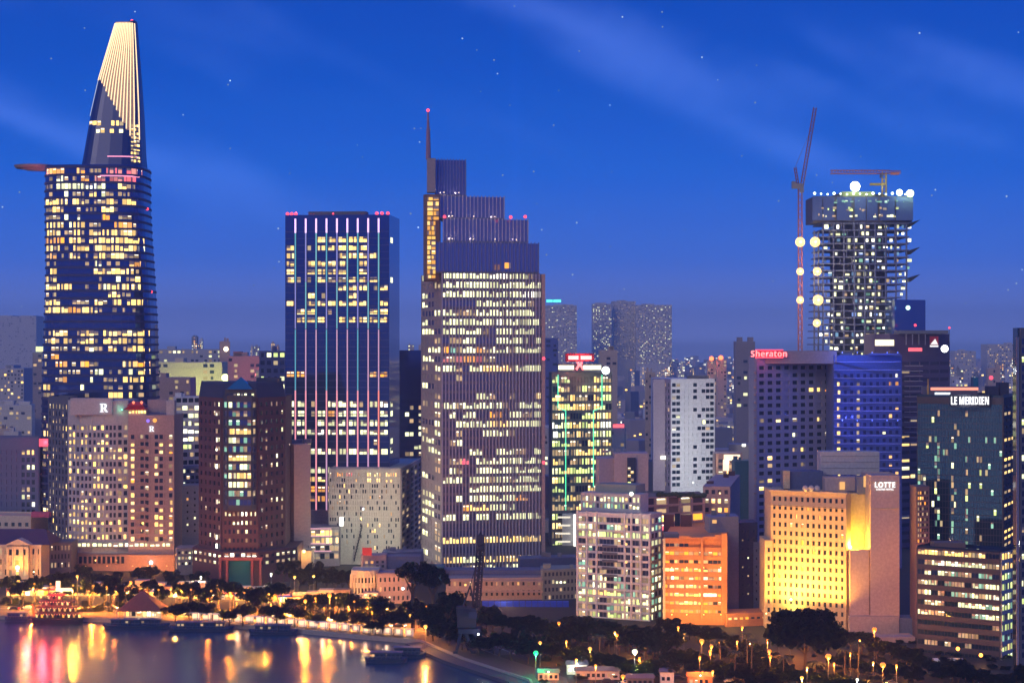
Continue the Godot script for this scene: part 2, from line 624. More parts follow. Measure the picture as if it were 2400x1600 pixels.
func make_ground() -> void:
	var l := bank_line()
	var land := PackedVector2Array(l)
	land.append(Vector2(120, 2500))
	land.append(Vector2(9000, 2500))
	land.append(Vector2(9000, -10500))
	land.append(Vector2(-9000, -10500))
	land.append(Vector2(-9000, l[0].y))
	var s := Shape.new()
	sheet(s, land, 0.0)
	setting("ground", s, mats["earth"])
	var wtr := Shape.new()
	wtr.quad(Vector3(-9000, -1.6, 2500), Vector3(600, -1.6, 2500), Vector3(600, -1.6, -900), Vector3(-9000, -1.6, -900))
	var m := StandardMaterial3D.new()
	m.resource_name = "river water"
	m.albedo_color = Color(0.03, 0.065, 0.12).linear_to_srgb()
	m.roughness = 0.22
	m.metallic_specular = 0.75
	var wv := FastNoiseLite.new()
	wv.seed = 21
	wv.frequency = 0.02
	wv.fractal_octaves = 3
	var nt := NoiseTexture2D.new()
	nt.width = 512
	nt.height = 512
	nt.seamless = true
	nt.as_normal_map = true
	nt.bump_strength = 4.0
	nt.noise = wv
	m.normal_enabled = true
	m.normal_texture = nt
	m.normal_scale = 0.12
	m.uv1_triplanar = true
	m.uv1_world_triplanar = true
	m.uv1_scale = Vector3(0.02, 0.02, 0.045)
	setting("river_water", wtr, m)
	var quay := Shape.new()
	for i in l.size() - 1:
		quay.quad(Vector3(l[i].x, -4, l[i].y), Vector3(l[i + 1].x, -4, l[i + 1].y), Vector3(l[i + 1].x, 0.12, l[i + 1].y), Vector3(l[i].x, 0.12, l[i].y))
	ribbon(quay, l, 0.0, 0.9, 0.12)
	setting("quay_wall", quay, mats["concrete"])
	var prom := Shape.new()
	ribbon(prom, l, 0.9, 13.0, 0.14, 0.14)
	setting("promenade_pavement", prom, mats["paving"])
	var road := Shape.new()
	ribbon(road, l, 13.2, 29.0, 0.01, 0.0, 0, 9)
	setting("riverside_road", road, mats["asphalt"])
	var line := Shape.new()
	for k in [[13.8, 13.95], [28.2, 28.35], [20.9, 21.05], [21.3, 21.45]]:
		ribbon(line, l, k[0], k[1], 0.016, 0.0, 0, 9)
	setting("road_marking", line, mats["white wall"])
	var walk := Shape.new()
	ribbon(walk, l, 29.2, 34.0, 0.14, 0.14, 0, 9)
	setting("street_pavement", walk, mats["paving"])

# ---------- helpers for whole buildings ----------
func win(first: float, pitch: float, count: int, d: float, cols: int, wide: float, tall_px: float, more := {}) -> Dictionary:
	var r := {"rows": rows_px(first, pitch, count, d), "cols": cols, "wide": wide, "tall": tall_px * d / FOCAL}
	r.merge(more)
	return r

func block(called: String, label: String, xa: float, xc: float, xb: float, d: float, turn: float, top: float, wall: String, left = null, right = null, opts := {}) -> Array:
	var pts := chain(xa, xc, xb, d, turn)
	var b := building(called, label, pts, opts.get("category", "building"), opts.get("group", ""))
	mass(b, pts, 0.0, up(top, d), mats[wall], [left, right], opts)
	if opts.get("kit", 0) > 0:
		roof_kit(b, pts, up(top, d), opts.kit, mats[opts.get("kit_wall", wall)], opts.get("kit_size", 4.0))
	return [b, pts]

func local(b: Node3D, x: float, y: float, d: float) -> Vector3:
	var p := at(x, d) - b.position
	p.y = up(y, d)
	return p

func fins(b: Node3D, a: Vector2, e: Vector2, y0: float, y1: float, count: int, wide: float, proud: float, m: Material) -> void:
	var o := Vector2(b.position.x, b.position.z)
	var dir := (e - a).normalized()
	var u := Vector3(dir.x, 0, dir.y)
	var s := Shape.new()
	s.box(Vector3(0, (y0 + y1) / 2, 0) + u.cross(Vector3.UP) * (proud / 2), Vector3(wide, y1 - y0, proud), u)
	var mesh := s.mesh()
	for i in count:
		var p := a.lerp(e, i / (count - 1.0)) - o
		var f := MeshInstance3D.new()
		f.name = "fin"
		f.mesh = mesh
		f.material_override = m
		f.position = Vector3(p.x, 0, p.y)
		b.add_child(f, true)

func bulb(b: Node3D, called: String, p: Vector3, r: float, m: Material) -> MeshInstance3D:
	var s := Shape.new()
	s.ball(Vector3.ZERO, Vector3(r, r, r))
	var o := part(b, called, s, m)
	o.position = p
	return o

# ---------- the tapering glass tower with the lit crown ----------
const TAPER := [[395, 116, 113], [480, 117, 113], [560, 116, 117], [640, 115, 123], [760, 119, 130], [900, 124, 133], [1100, 125, 134], [1298, 123, 131]]
const CROWN := [[395, 196, 340, 17.0], [375, 200, 338, 16.0], [270, 217, 334, 13.0], [190, 234, 329, 10.5], [120, 254, 324, 8.5], [57, 272, 319, 6.5]]
const TALL_TOWER_ROWS := ["oooooo...oo.ddd.rrrr.rrr", "..d.wwd.d.oo.rrr.rrrrrrr", "ddd.wwwwwwwwWWww...yyddd", "..d...w.ddd.yy.wdd.ddd..", "yyyyyyy.yyyd.dddyyd.yyyd", ".ddyyy...d.ddd.yyyd.....", ".dddd.w..w.....oo..ddd..", ".yyyyy.wyyy.ddd...oooodd",
	".yyyy.ddyyd.yyyyyyyyyyyy", "oooooo.yyyd.yyyyyyyyyyyy", ".yydy.d.yyyy.yyyyyyyyyyw", ".doo.d.yyy.d.yyydyyyddd.", ".d.d.......d.ww.d.d..ooo", "..yy.........yyyyyyyyyd.", "yydy..........d...w.ddyy", "yyyyyyyy...d..ywyyyyyyyd", ".d.d............yyydd...", "yyyyy...dddd.yyd.yy.yyyy",
	"yyyyyyyoooyyyyd..d.d.d..", "........................", "........................", "d.dyyyy..dyyyd.yyydyyyyy", ".ddyd.yd.dyyyd.yyyyyddyd", "...dddd.dd.dwdd.yy.dyyyy", ".d.oo...................", "dd..ooo.d.oodd.....yyooo", "dd...ddddd..dww.d.d.w.yy", "....ddo.....w..ddd.yyyy.", ".yy.......w....dd.d.d.d.", "dddd.......d....yyy.y.dd"]

func between(table: Array, y: float, k: int) -> float:
	for i in table.size() - 1:
		var a: Array = table[i]
		var b: Array = table[i + 1]
		if (y - a[0]) * (y - b[0]) <= 0:
			return lerpf(a[k], b[k], (y - a[0]) / float(b[0] - a[0]))
	return table[0][k] if absf(y - table[0][0]) < absf(y - table[-1][0]) else table[-1][k]

func bulge(f: float) -> float:
	return pow(maxf(0.0, 1.0 - pow(absf(f), 3.8)), 1.0 / 3.8)

func tall_tower() -> void:
	var d := 1040.0
	var px := d / FOCAL
	var b := thing("glass_tower", "tallest glass tower tapering to a glowing pointed crown with a round helipad", "tower", at(232, d))
	var ringat := func(y: float, grow: float) -> PackedVector3Array:
		var r := PackedVector3Array()
		for i in 36:
			var g := -TAU * i / 36.0
			var cx := signf(cos(g)) * pow(absf(cos(g)), 0.5263)
			var cz := signf(sin(g)) * pow(absf(sin(g)), 0.5263)
			var half: float = between(TAPER, y, 2) if cx >= 0 else between(TAPER, y, 1)
			r.append(Vector3(cx * (half * px + grow), up(y, d), cz * (25.0 + grow)))
		return r
	var s := Shape.new()
	for i in TAPER.size() - 1:
		s.ring(ringat.call(float(TAPER[i + 1][0]), 0.0), ringat.call(float(TAPER[i][0]), 0.0), i == 0)
	part(b, "glass_body", s, mats["deep blue glass"])
	for k in 51:
		var y := 400.5 + 17.7 * k
		var f := Shape.new()
		f.ring(ringat.call(y + 2.6, 0.3), ringat.call(y - 2.6, 0.3), true)
		part(b, "floor_band", f, mats["blue band"])
	rng.seed = 41
	for k in 50:
		var y := 409.3 + 17.7 * k
		var line: String = TALL_TOWER_ROWS[k] if k < TALL_TOWER_ROWS.size() else TALL_TOWER_ROWS[20 + (k * 7) % 10]
		for i in 24:
			var c := line[i]
			if c == ".":
				continue
			var f0 := -0.985 + 1.97 * i / 24.0 + 0.004
			var f1 := -0.985 + 1.97 * (i + 1) / 24.0 - 0.004
			var p := []
			for f in [f0, f1]:
				var half: float = between(TAPER, y, 2 if f > 0 else 1) * px
				p.append(Vector3(f * half, up(y, d), bulge(f) * 25.0 + 0.12))
			pane(b, (p[0] + p[1]) / 2 + (p[1] - p[0]).normalized().cross(Vector3.UP) * 0.05, (p[1] - p[0]).normalized(), p[0].distance_to(p[1]) * (0.99 if rng.randf() < 0.7 else 0.6), (12.5 if c != "d" else 9.0) * px, pick(c, mats["deep blue glass"]), 100.0)
	# crown
	var crown_at := func(f: float, y: float, grow: float) -> Vector3:
		var l := between(CROWN, y, 1)
		var r := between(CROWN, y, 2)
		return Vector3(((l + r) / 2 + f * (r - l) / 2 - 232) * px, up(y, d), bulge(f) * between(CROWN, y, 3) + grow)
	var cr := Shape.new()
	var ring_c := func(y: float) -> PackedVector3Array:
		var r := PackedVector3Array()
		var l := between(CROWN, y, 1)
		var q := between(CROWN, y, 2)
		for i in 32:
			var g := -TAU * i / 32.0
			var cx := signf(cos(g)) * pow(absf(cos(g)), 0.5263)
			var cz := signf(sin(g)) * pow(absf(sin(g)), 0.5263)
			r.append(Vector3(((l + q) / 2 + cx * (q - l) / 2 - 232) * px, up(y, d) + (cx * 1.6 if y < 60 else 0.0), cz * between(CROWN, y, 3)))
		return r
	for i in CROWN.size() - 1:
		cr.ring(ring_c.call(float(CROWN[i][0])), ring_c.call(float(CROWN[i + 1][0])), i == CROWN.size() - 2)
	part(b, "crown_glass", cr, mats["crown glass"])
	var clad: Material = mats["crown cladding"]
	var fin_glow_m := glow("crown fin glow", Color(1.0, 0.7, 0.38), 1.7)  # crown fins glow themselves, in place of floodlights shining on them
	var fs := []
	for i in 15:
		fs.append(-0.96 + 1.92 * i / 14.0)
	for i in 15:
		var f: float = fs[i]
		var low := 60.0
		while low < 330.0:
			var x: float = (between(CROWN, low, 1) + between(CROWN, low, 2)) / 2 + f * (between(CROWN, low, 2) - between(CROWN, low, 1)) / 2
			if x < 243.0 + (low - 190.0) * 0.554 and low > 188.0:
				break
			low += 4.0
		var steps := 8
		var t := Shape.new()
		for k in steps:
			var ya := lerpf(low, 58.0, k / float(steps))
			var yb := lerpf(low, 58.0, (k + 1) / float(steps))
			t.tube(crown_at.call(f, ya, 0.55), crown_at.call(f, yb, 0.55), 0.3, 0.3, 5)
		part(b, "glowing_fin", t, fin_glow_m)
		if i < 14:
			var c := Shape.new()
			for k in steps:
				var ya := lerpf(low + 3.0, 55.0, k / float(steps))
				var yb := lerpf(low + 3.0, 55.0, (k + 1) / float(steps))
				var g: float = fs[i + 1]
				c.quad(crown_at.call(f, ya, 0.2), crown_at.call(g, ya, 0.2), crown_at.call(g, yb, 0.2), crown_at.call(f, yb, 0.2))
			part(b, "crown_panel", c, clad)
	var edge := Shape.new()
	for k in 6:
		edge.tube(crown_at.call(-0.985, 275.0 - k * 18.0, 0.4), crown_at.call(-0.985, 257.0 - k * 18.0, 0.4), 0.3, 0.3, 5)
	part(b, "edge_light", edge, glow("edge light", Color(0.85, 0.95, 1.0), 0.7))
	for row in [[295.0, ["y", "y", "y", ".", ".", "y", "y", "d"]], [312.0, [".", ".", "w", "y", ".", "y", ".", "w"]]]:
		for i in 8:
			if row[1][i] != ".":
				var p0: Vector3 = crown_at.call(-0.9 + 0.17 * i, row[0], 0.15)
				var p1: Vector3 = crown_at.call(-0.76 + 0.17 * i, row[0], 0.15)
				pane(b, (p0 + p1) / 2, (p1 - p0).normalized(), p0.distance_to(p1), 2.6, pick(row[1][i], clad), 100.0)
	for k in 10:
		var y := 300.0 + 9.2 * k
		for i in 3:
			var p0: Vector3 = crown_at.call(0.72 + 0.085 * i, y, 0.25)
			var p1: Vector3 = crown_at.call(0.79 + 0.085 * i, y, 0.25)
			pane(b, (p0 + p1) / 2, (p1 - p0).normalized(), p0.distance_to(p1), 1.3, pick("y" if (k + i) % 3 else "d", clad), 100.0)
	var pinkm := glow("pink neon", Color(1.0, 0.35, 0.55), 1.3)
	for row in [[373.0, 0.25, 0.9], [421.0, 0.22, 0.95]]:
		var nl := Shape.new()
		for k in 8:
			var f0 := lerpf(row[1], row[2], k / 8.0) - (0.0 if row[0] > 400 else 0.3)
			var f1 := lerpf(row[1], row[2], (k + 1) / 8.0) - (0.0 if row[0] > 400 else 0.3 * (1.0 - (k + 1) / 8.0))
			if row[0] > 400:
				var q := func(f): return Vector3(f * 113.0 * px, up(row[0], d), bulge(f) * 25.0 + 0.5)
				nl.tube(q.call(f0), q.call(f1), 0.32, 0.32, 5)
			else:
				nl.tube(crown_at.call(minf(f0, f1 - 0.01), row[0], 0.5), crown_at.call(f1, row[0], 0.5), 0.32, 0.32, 5)
		part(b, "neon_line", nl, pinkm)
	# helipad on its brackets
	var pad := Shape.new()
	var hp := local(b, 90, 391, d)
	hp.z = 4.0
	var rim_low := PackedVector3Array()
	var rim_high := PackedVector3Array()
	for i in 32:
		var g := -TAU * i / 32.0
		rim_low.append(hp + Vector3(cos(g) * 11.2, -1.3, sin(g) * 11.2))
		rim_high.append(hp + Vector3(cos(g) * 12.3, 0.2, sin(g) * 12.3))
	pad.ring(rim_low, rim_high)
	part(b, "helipad", pad, mats["helipad paint"])
	omni(b, local(b, 100, 400, d) + Vector3(0, -2.5, 16), Color(1.0, 0.35, 0.4), 30.0)
	for z in [-5.0, 0.0, 5.0]:
		var br := Shape.new()
		var x0 := (60 - 232) * px
		var x1 := (200 - 232) * px
		var y := up(391, d)
		br.hexa([Vector3(x0, y - 1.9, 4.6 + z), Vector3(x1, y - 3.4, 4.6 + z), Vector3(x1, y - 0.3, 4.6 + z), Vector3(x0, y - 1.35, 4.6 + z), Vector3(x0, y - 1.9, 3.4 + z), Vector3(x1, y - 3.4, 3.4 + z), Vector3(x1, y - 0.3, 3.4 + z), Vector3(x0, y - 1.35, 3.4 + z)])
		part(b, "bracket", br, mats["helipad paint"])
	var red := glow("red beacon", Color(1.0, 0.06, 0.1), 2.6)
	for p in [[310.0, 50.0, 2.0], [276.0, 58.0, 2.0], [113.0, 491.0, 2.0], [346.0, 490.0, 2.0], [357.0, 684.0, 4.0]]:
		var q := local(b, p[0], p[1], d)
		q.z = p[2]
		bulb(b, "beacon_lamp", q, 0.8, red)

# ---------- the dark tower with light strips ----------
const STRIP_ROWS := ["...yyyyy..", "yddyyyyy..", "y....yyyy.", "y.yyyy.y..", "y.yyyy.y..", "yddyddyyy.", ".....yyydy", "..yd..y...", "y.yyyyyy.y", ".yy.d...yy", ".yyy.yyyyy"]
const STRIP_LOW := ["..........", "wwddwwwdwW", "wwdwowwwdw", "wwdwwwwwww", "wwwWwwwwww", "..d.d...d.", "wwwwwwwwww", "..........", "wwwwwwwwww", "yyyyyyyyyy", "doooyooooo", "yoooyooyoo"]

func strip_tower() -> void:
	var d := 1005.0
	var px := d / FOCAL
	var pts := chain(668, 912, 936, d, 5)
	var b := building("strip_lit_tower", "dark blue flat-topped tower with pink and teal light strips up its front", pts, "tower")
	var top := up(507, d)
	mass(b, pts, 0.0, top, mats["deep blue glass"], [null, null], {"parapet": 1.0, "called": "glass_body"})
	var o := Vector2(b.position.x, b.position.z)
	var a := Vector3(pts[0].x - o.x, 0, pts[0].y - o.y)
	var e := Vector3(pts[1].x - o.x, 0, pts[1].y - o.y)
	var u := (e - a).normalized()
	var nrm := u.cross(Vector3.UP)
	var width := a.distance_to(e)
	rng.seed = 51
	var put := func(row: String, y: float, tall: float, most: int) -> void:
		for i in most:
			var c := row[i]
			if c == ".":
				continue
			var w := width / 10.0
			for h in 2:
				if c == "d" and rng.randf() < 0.5:
					continue
				pane(b, a + u * (w * (i + 0.32 + 0.36 * h)) + Vector3(0, up(y, d), 0) + nrm * 0.05, u, w * 0.33, tall * px, pick(c, null), 100.0)
	for k in STRIP_ROWS.size():
		put.call(STRIP_ROWS[k], 561.0 + 18.8 * k, 12.0, 10)
	put.call("oo......oo", 877.0, 12.0, 10)
	for k in STRIP_LOW.size():
		put.call(STRIP_LOW[k], 925.0 + 22.2 * k, 13.0, 10)
	for k in 6:
		pane(b, Vector3(pts[1].x - o.x, up([561, 655, 948, 970, 1035, 1057][k], d), pts[1].y - o.y) + (Vector3(pts[2].x - pts[1].x, 0, pts[2].y - pts[1].y)).normalized() * 8.0 + Vector3(0.12, 0, 0), Vector3(pts[2].x - pts[1].x, 0, pts[2].y - pts[1].y).normalized(), 7.0, 2.8, pick("w", null), 100.0)
	var bands := Shape.new()   # slab edges behind the glass line
	for k in 46:
		var y := up(542.0 + 15.9 * k, d)
		if y > 8.0:
			bands.box((a + e) / 2 + Vector3(0, y, 0) + nrm * 0.06, Vector3(width - 0.2, 0.5, 0.12), u)
	part(b, "slab_edges", bands, mats["blue band"])
	var high := glow("violet strip light", Color(0.9, 0.55, 1.0), 1.5)
	var mids := [glow("teal strip light", Color(0.12, 0.55, 0.75), 0.7), glow("lilac strip light", Color(0.35, 0.35, 0.9), 0.7), glow("aqua strip light", Color(0.2, 0.6, 0.7), 0.8)]
	var lows := [glow("rose strip light", Color(1.0, 0.34, 0.42), 1.0), glow("mauve strip light", Color(0.75, 0.4, 0.62), 0.85), glow("coral strip light", Color(1.0, 0.25, 0.2), 1.1)]
	for i in 9:
		var p := a + u * (width * (i + 1) / 10.0)
		var rail := Shape.new()
		rail.box(p + Vector3(0, up(860, d), 0) + nrm * 0.3, Vector3(1.0, up(510, d) - up(1210, d), 0.5), u)
		part(b, "mullion_rail", rail, mats["blue grey wall"])
		for seg in [[511, 545, high, 0.9], [545, 660, mids[i % 3], 0.62], [660, 770, mids[(i + 1) % 3], 0.55], [772, 915, lows[1] if i % 3 else mids[0], 0.55], [915, 1060, lows[2] if i == 8 else lows[0], 0.7], [1060, 1208, lows[i % 2], 0.75]]:
			var st := Shape.new()
			st.box(p + Vector3(0, (up(seg[0], d) + up(seg[1], d)) / 2, 0) + nrm * 0.62, Vector3(seg[3], up(seg[0], d) - up(seg[1], d) - 0.1, 0.12), u)
			part(b, "strip_light", st, seg[2])
	var base := Shape.new()
	base.box((a + e) / 2 + Vector3(0, up(1220, d), 0) + nrm * 1.0, Vector3(width, up(1195, d) - up(1243, d), 2.0), u)
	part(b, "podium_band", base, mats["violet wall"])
	var crest := Shape.new()
	crest.box((a + e) / 2 + Vector3(0, top + 1.5, -8), Vector3(width * 0.55, 3.0, 10), u)
	part(b, "roof_plant", crest, mats["slate wall"])
	var red := glow("red roof lamp", Color(1.0, 0.06, 0.1), 2.6)
	for f in [0.02, 0.06, 0.1, 0.46, 0.88, 0.93, 0.985]:
		var q = a + u * (width * f) + Vector3(0, top + 1.7, -1.0)
		bulb(b, "roof_lamp", q, 0.9 if f < 0.2 or f > 0.8 else 0.5, red)
	omni(b, a + u * 6 + Vector3(0, top + 3.2, -1), Color(1, 0.1, 0.16), 60)
	omni(b, a + u * (width - 5) + Vector3(0, top + 3.2, -1), Color(1, 0.1, 0.16), 60)

# ---------- the stepped tower with fins ----------
const FIN_ROWS := ["wwwwwwwWWWwwwd.", "wwwwwwwwwwwwwww", "wwwwwwwwwwwwWWW", ".....wwwwwwwwd.", "wwdddwwwwwwwww.", "wwwwwwwwWwwwwww", "wwwwwwd.wwwwww.", ".ddww...wwwww.w", "ogdwwodwwwdwwww", "rdroordd.......", "wwd.wwyyyyywwww", "..d............", "...............", ".....wwd..d...y", "wwdwwwwwwd.wwww", ".w.ww..oo.wwddw", "..wwwwwyyywwwww", "..d...wwwwd....", ".dw............", "....ww..wwwdd.w", ".ddr.wwwwwwwwww", ".wd..wwwwwwwwww", "www.wwwdwwdwwww", "....wwwwwwwwwww", "..w.wwwwwwwoo..", "...oyyywwww....", "ww.w.ww.wwwwwww", "...............", "...............", "yyyyyyyyyyyyyyy", "...............", "yyywwwyyyyyyww.", "...ddwww.wwwww."]

func fin_tower() -> void:
	var d := 940.0
	var px := d / FOCAL
	var pts := chain(988, 1036, 1271, d, 76)
	var b := building("finned_office_tower", "lilac stepped office tower with upright fins, a mast and a gold lit stair", pts, "tower")
	var rows := rows_px(645, 21.85, 27, d)
	for y in [1235, 1251, 1267, 1290, 1313, 1333]:
		rows.append(up(y, d))
	var left_map := []
	rng.seed = 61
	for k in 33:
		left_map.append(["ww.", "d#w", "w.#", "##d", "#ww", "..w"][rng.randi() % 6] if k < 27 else ["##d", "w#d"][k % 2])
	mass(b, pts, 0.0, up(640, d), mats["violet wall"], [
		{"rows": rows, "tall": 13.0 * px, "cols": 6, "wide": 0.8, "map": left_map, "dark": mats["violet glass"], "inset": [2.0, 2.5], "proud": 0.25},
		{"rows": rows, "tall": 14.0 * px, "cols": 30, "wide": 0.72, "map": FIN_ROWS, "dark": mats["violet glass"], "inset": [0.3, 0.8], "proud": 0.3, "piers": false, "frame": mats["lilac spandrel"]}], {"deep": 40.0})
	fins(b, pts[1], pts[2], up(1335, d), up(640, d), 31, 0.42, 0.95, mats["lilac fin"])
	var corner := Shape.new()
	corner.box(Vector3(pts[2].x - b.position.x + 0.6, up(990, d), pts[2].y - b.position.z), Vector3(1.7, up(640, d) - up(1340, d), 2.0))
	part(b, "corner_pier", corner, mats["pink stone"])
	# the stepped crown: four blocks, each set a little further back
	var dir: Vector2 = (pts[2] - pts[1]).normalized()
	var along := func(x: float, back: float) -> Vector2:   # a point of the front's line under column x, moved back
		var k := (x - 1200.0) / FOCAL
		var p: Vector2 = pts[1]
		var t := (k * -p.y - p.x) / (dir.x + k * dir.y)
		return p + dir * t + Vector2(0, -back)
	var steps := [[1012, 1262, 568, 640, 0.5, 29, mats["blue fin"]], [1038, 1237, 512, 568, 2.5, 24, mats["lilac fin"]], [1030, 1181, 458, 512, 5.0, 18, mats["lilac fin"]], [1018, 1090, 371, 458, 7.5, 11, mats["blue fin"]]]
	for st in steps:
		var chain_s := [along.call(float(st[0]), st[4]), along.call(float(st[1]), st[4])]
		mass(b, chain_s, up(st[3], d) + 0.004, up(st[2], d), mats["violet glass"], [], {"deep": 20.0, "called": "crown_block"})
		fins(b, chain_s[0], chain_s[1], up(st[3], d) + 0.2, up(st[2], d) + 0.6, st[5], 0.36, 0.7, st[6])
		var cap := Shape.new()
		var q0: Vector2 = chain_s[0]
		var q1: Vector2 = chain_s[1]
		cap.box(Vector3((q0.x + q1.x) / 2 - b.position.x, up(st[3], d) + 0.5, (q0.y + q1.y) / 2 - b.position.z + 0.35), Vector3(q0.distance_to(q1), 1.0, 0.8), Vector3(dir.x, 0, dir.y))
		part(b, "crown_sill", cap, mats["slate wall"])
	# warm lamps that wash the second and third crown blocks from the ledges below them
	for st in [[1060, 512, 2.5], [1110, 512, 2.5], [1160, 512, 2.5], [1060, 566, 0.5], [1110, 566, 0.5], [1160, 566, 0.5], [1210, 566, 0.5], [1040, 456, 5.0], [1075, 456, 5.0]]:
		var q: Vector2 = along.call(float(st[0]), st[2] - 0.2)
		var p := Vector3(q.x - b.position.x, up(st[1], d) + 1.4, q.y - b.position.z + 1.6)
		bulb(b, "ledge_lamp", p, 0.2, glow("ledge lamp", Color(1.0, 0.7, 0.4), 4.0))
		omni(b, p + Vector3(0, 0.5, 0), Color(1, 0.66, 0.42), 4.0, 0.2)
	pane(b, local(b, 1190, 622, d - 4) + Vector3(0, 0, -1.0), Vector3.RIGHT, 3.0, 2.8, pick("o", null), 100)
	# gold lit stair on the left edge
	var sp := chain(992, 1000, 1030, d - 1.0, 70)
	mass(b, sp, up(657, d), up(455, d), mats["brown wall"], [null, null], {"deep": 14.0, "called": "stair_shaft"})
	var gold := [glow("gold stair light", Color(1.0, 0.55, 0.1), 1.25), glow("pale gold stair light", Color(1.0, 0.65, 0.2), 1.4), glow("deep gold stair light", Color(1.0, 0.46, 0.07), 0.95)]
	for k in 17:
		var y := 466.0 + 11.4 * k
		var wide := 28.0 if y < 512 else 20.0
		for h in 2:
			pane(b, local(b, 1001 + wide * (0.25 + 0.5 * h), y, d - 1.3) + Vector3(0, 0, 0.6), Vector3.RIGHT, wide * 0.44 * px, 9.2 * px if k % 4 else 7.0 * px, gold[rng.randi() % 3], 100)
	var sh := Shape.new()
	sh.box(local(b, 1010, 410, d) + Vector3(0, 0, -4), Vector3(20 * px, 80 * px, 6))
	part(b, "lift_shaft", sh, mats["violet wall"])
	var mast := Shape.new()
	mast.tube(local(b, 1003, 372, d) + Vector3(0, 0, -4), local(b, 1002.5, 300, d) + Vector3(0, 0, -4), 1.3, 0.9, 8)
	mast.tube(local(b, 1002.5, 300, d) + Vector3(0, 0, -4), local(b, 1002, 258, d) + Vector3(0, 0, -4), 0.75, 0.35, 8)
	part(b, "mast", mast, mats["mast paint"])
	var red := glow("red beacon", Color(1.0, 0.06, 0.1), 2.6)
	for p in [[1002, 256, -4.0], [1042, 508, 1.0], [1197, 509, 1.0], [1231, 508, 1.0], [1274, 840, 2.0], [1086, 1083, 2.0], [1274, 1083, 2.0]]:
		bulb(b, "beacon_lamp", local(b, p[0], p[1], d - 3.0) + Vector3(0, 0, p[2]), 0.8, red)

func P(x: float, d: float) -> Vector2:
	var p := at(x, d)
	return Vector2(p.x, p.z)

func sign_board(b: Node3D, x: float, y: float, d: float, w: float, h: float, m: Material, called := "sign_panel", thick := 0.5) -> Vector3:   # width and height in picture pixels
	var s := Shape.new()
	var p := local(b, x, y, d)
	s.box(p, Vector3(w * d / FOCAL, h * d / FOCAL, thick))
	part(b, called, s, m)
	return p

func slab(b: Node3D, called: String, x0: float, x1: float, y0: float, y1: float, d: float, deep: float, m: Material) -> void:   # a box whose front shows at columns x0-x1, rows y0-y1
	var s := Shape.new()
	var p := local(b, (x0 + x1) / 2, (y0 + y1) / 2, d)
	s.box(p + Vector3(0, 0, -deep / 2), Vector3((x1 - x0) * d / FOCAL, absf(y1 - y0) * d / FOCAL, deep))
	part(b, called, s, m)

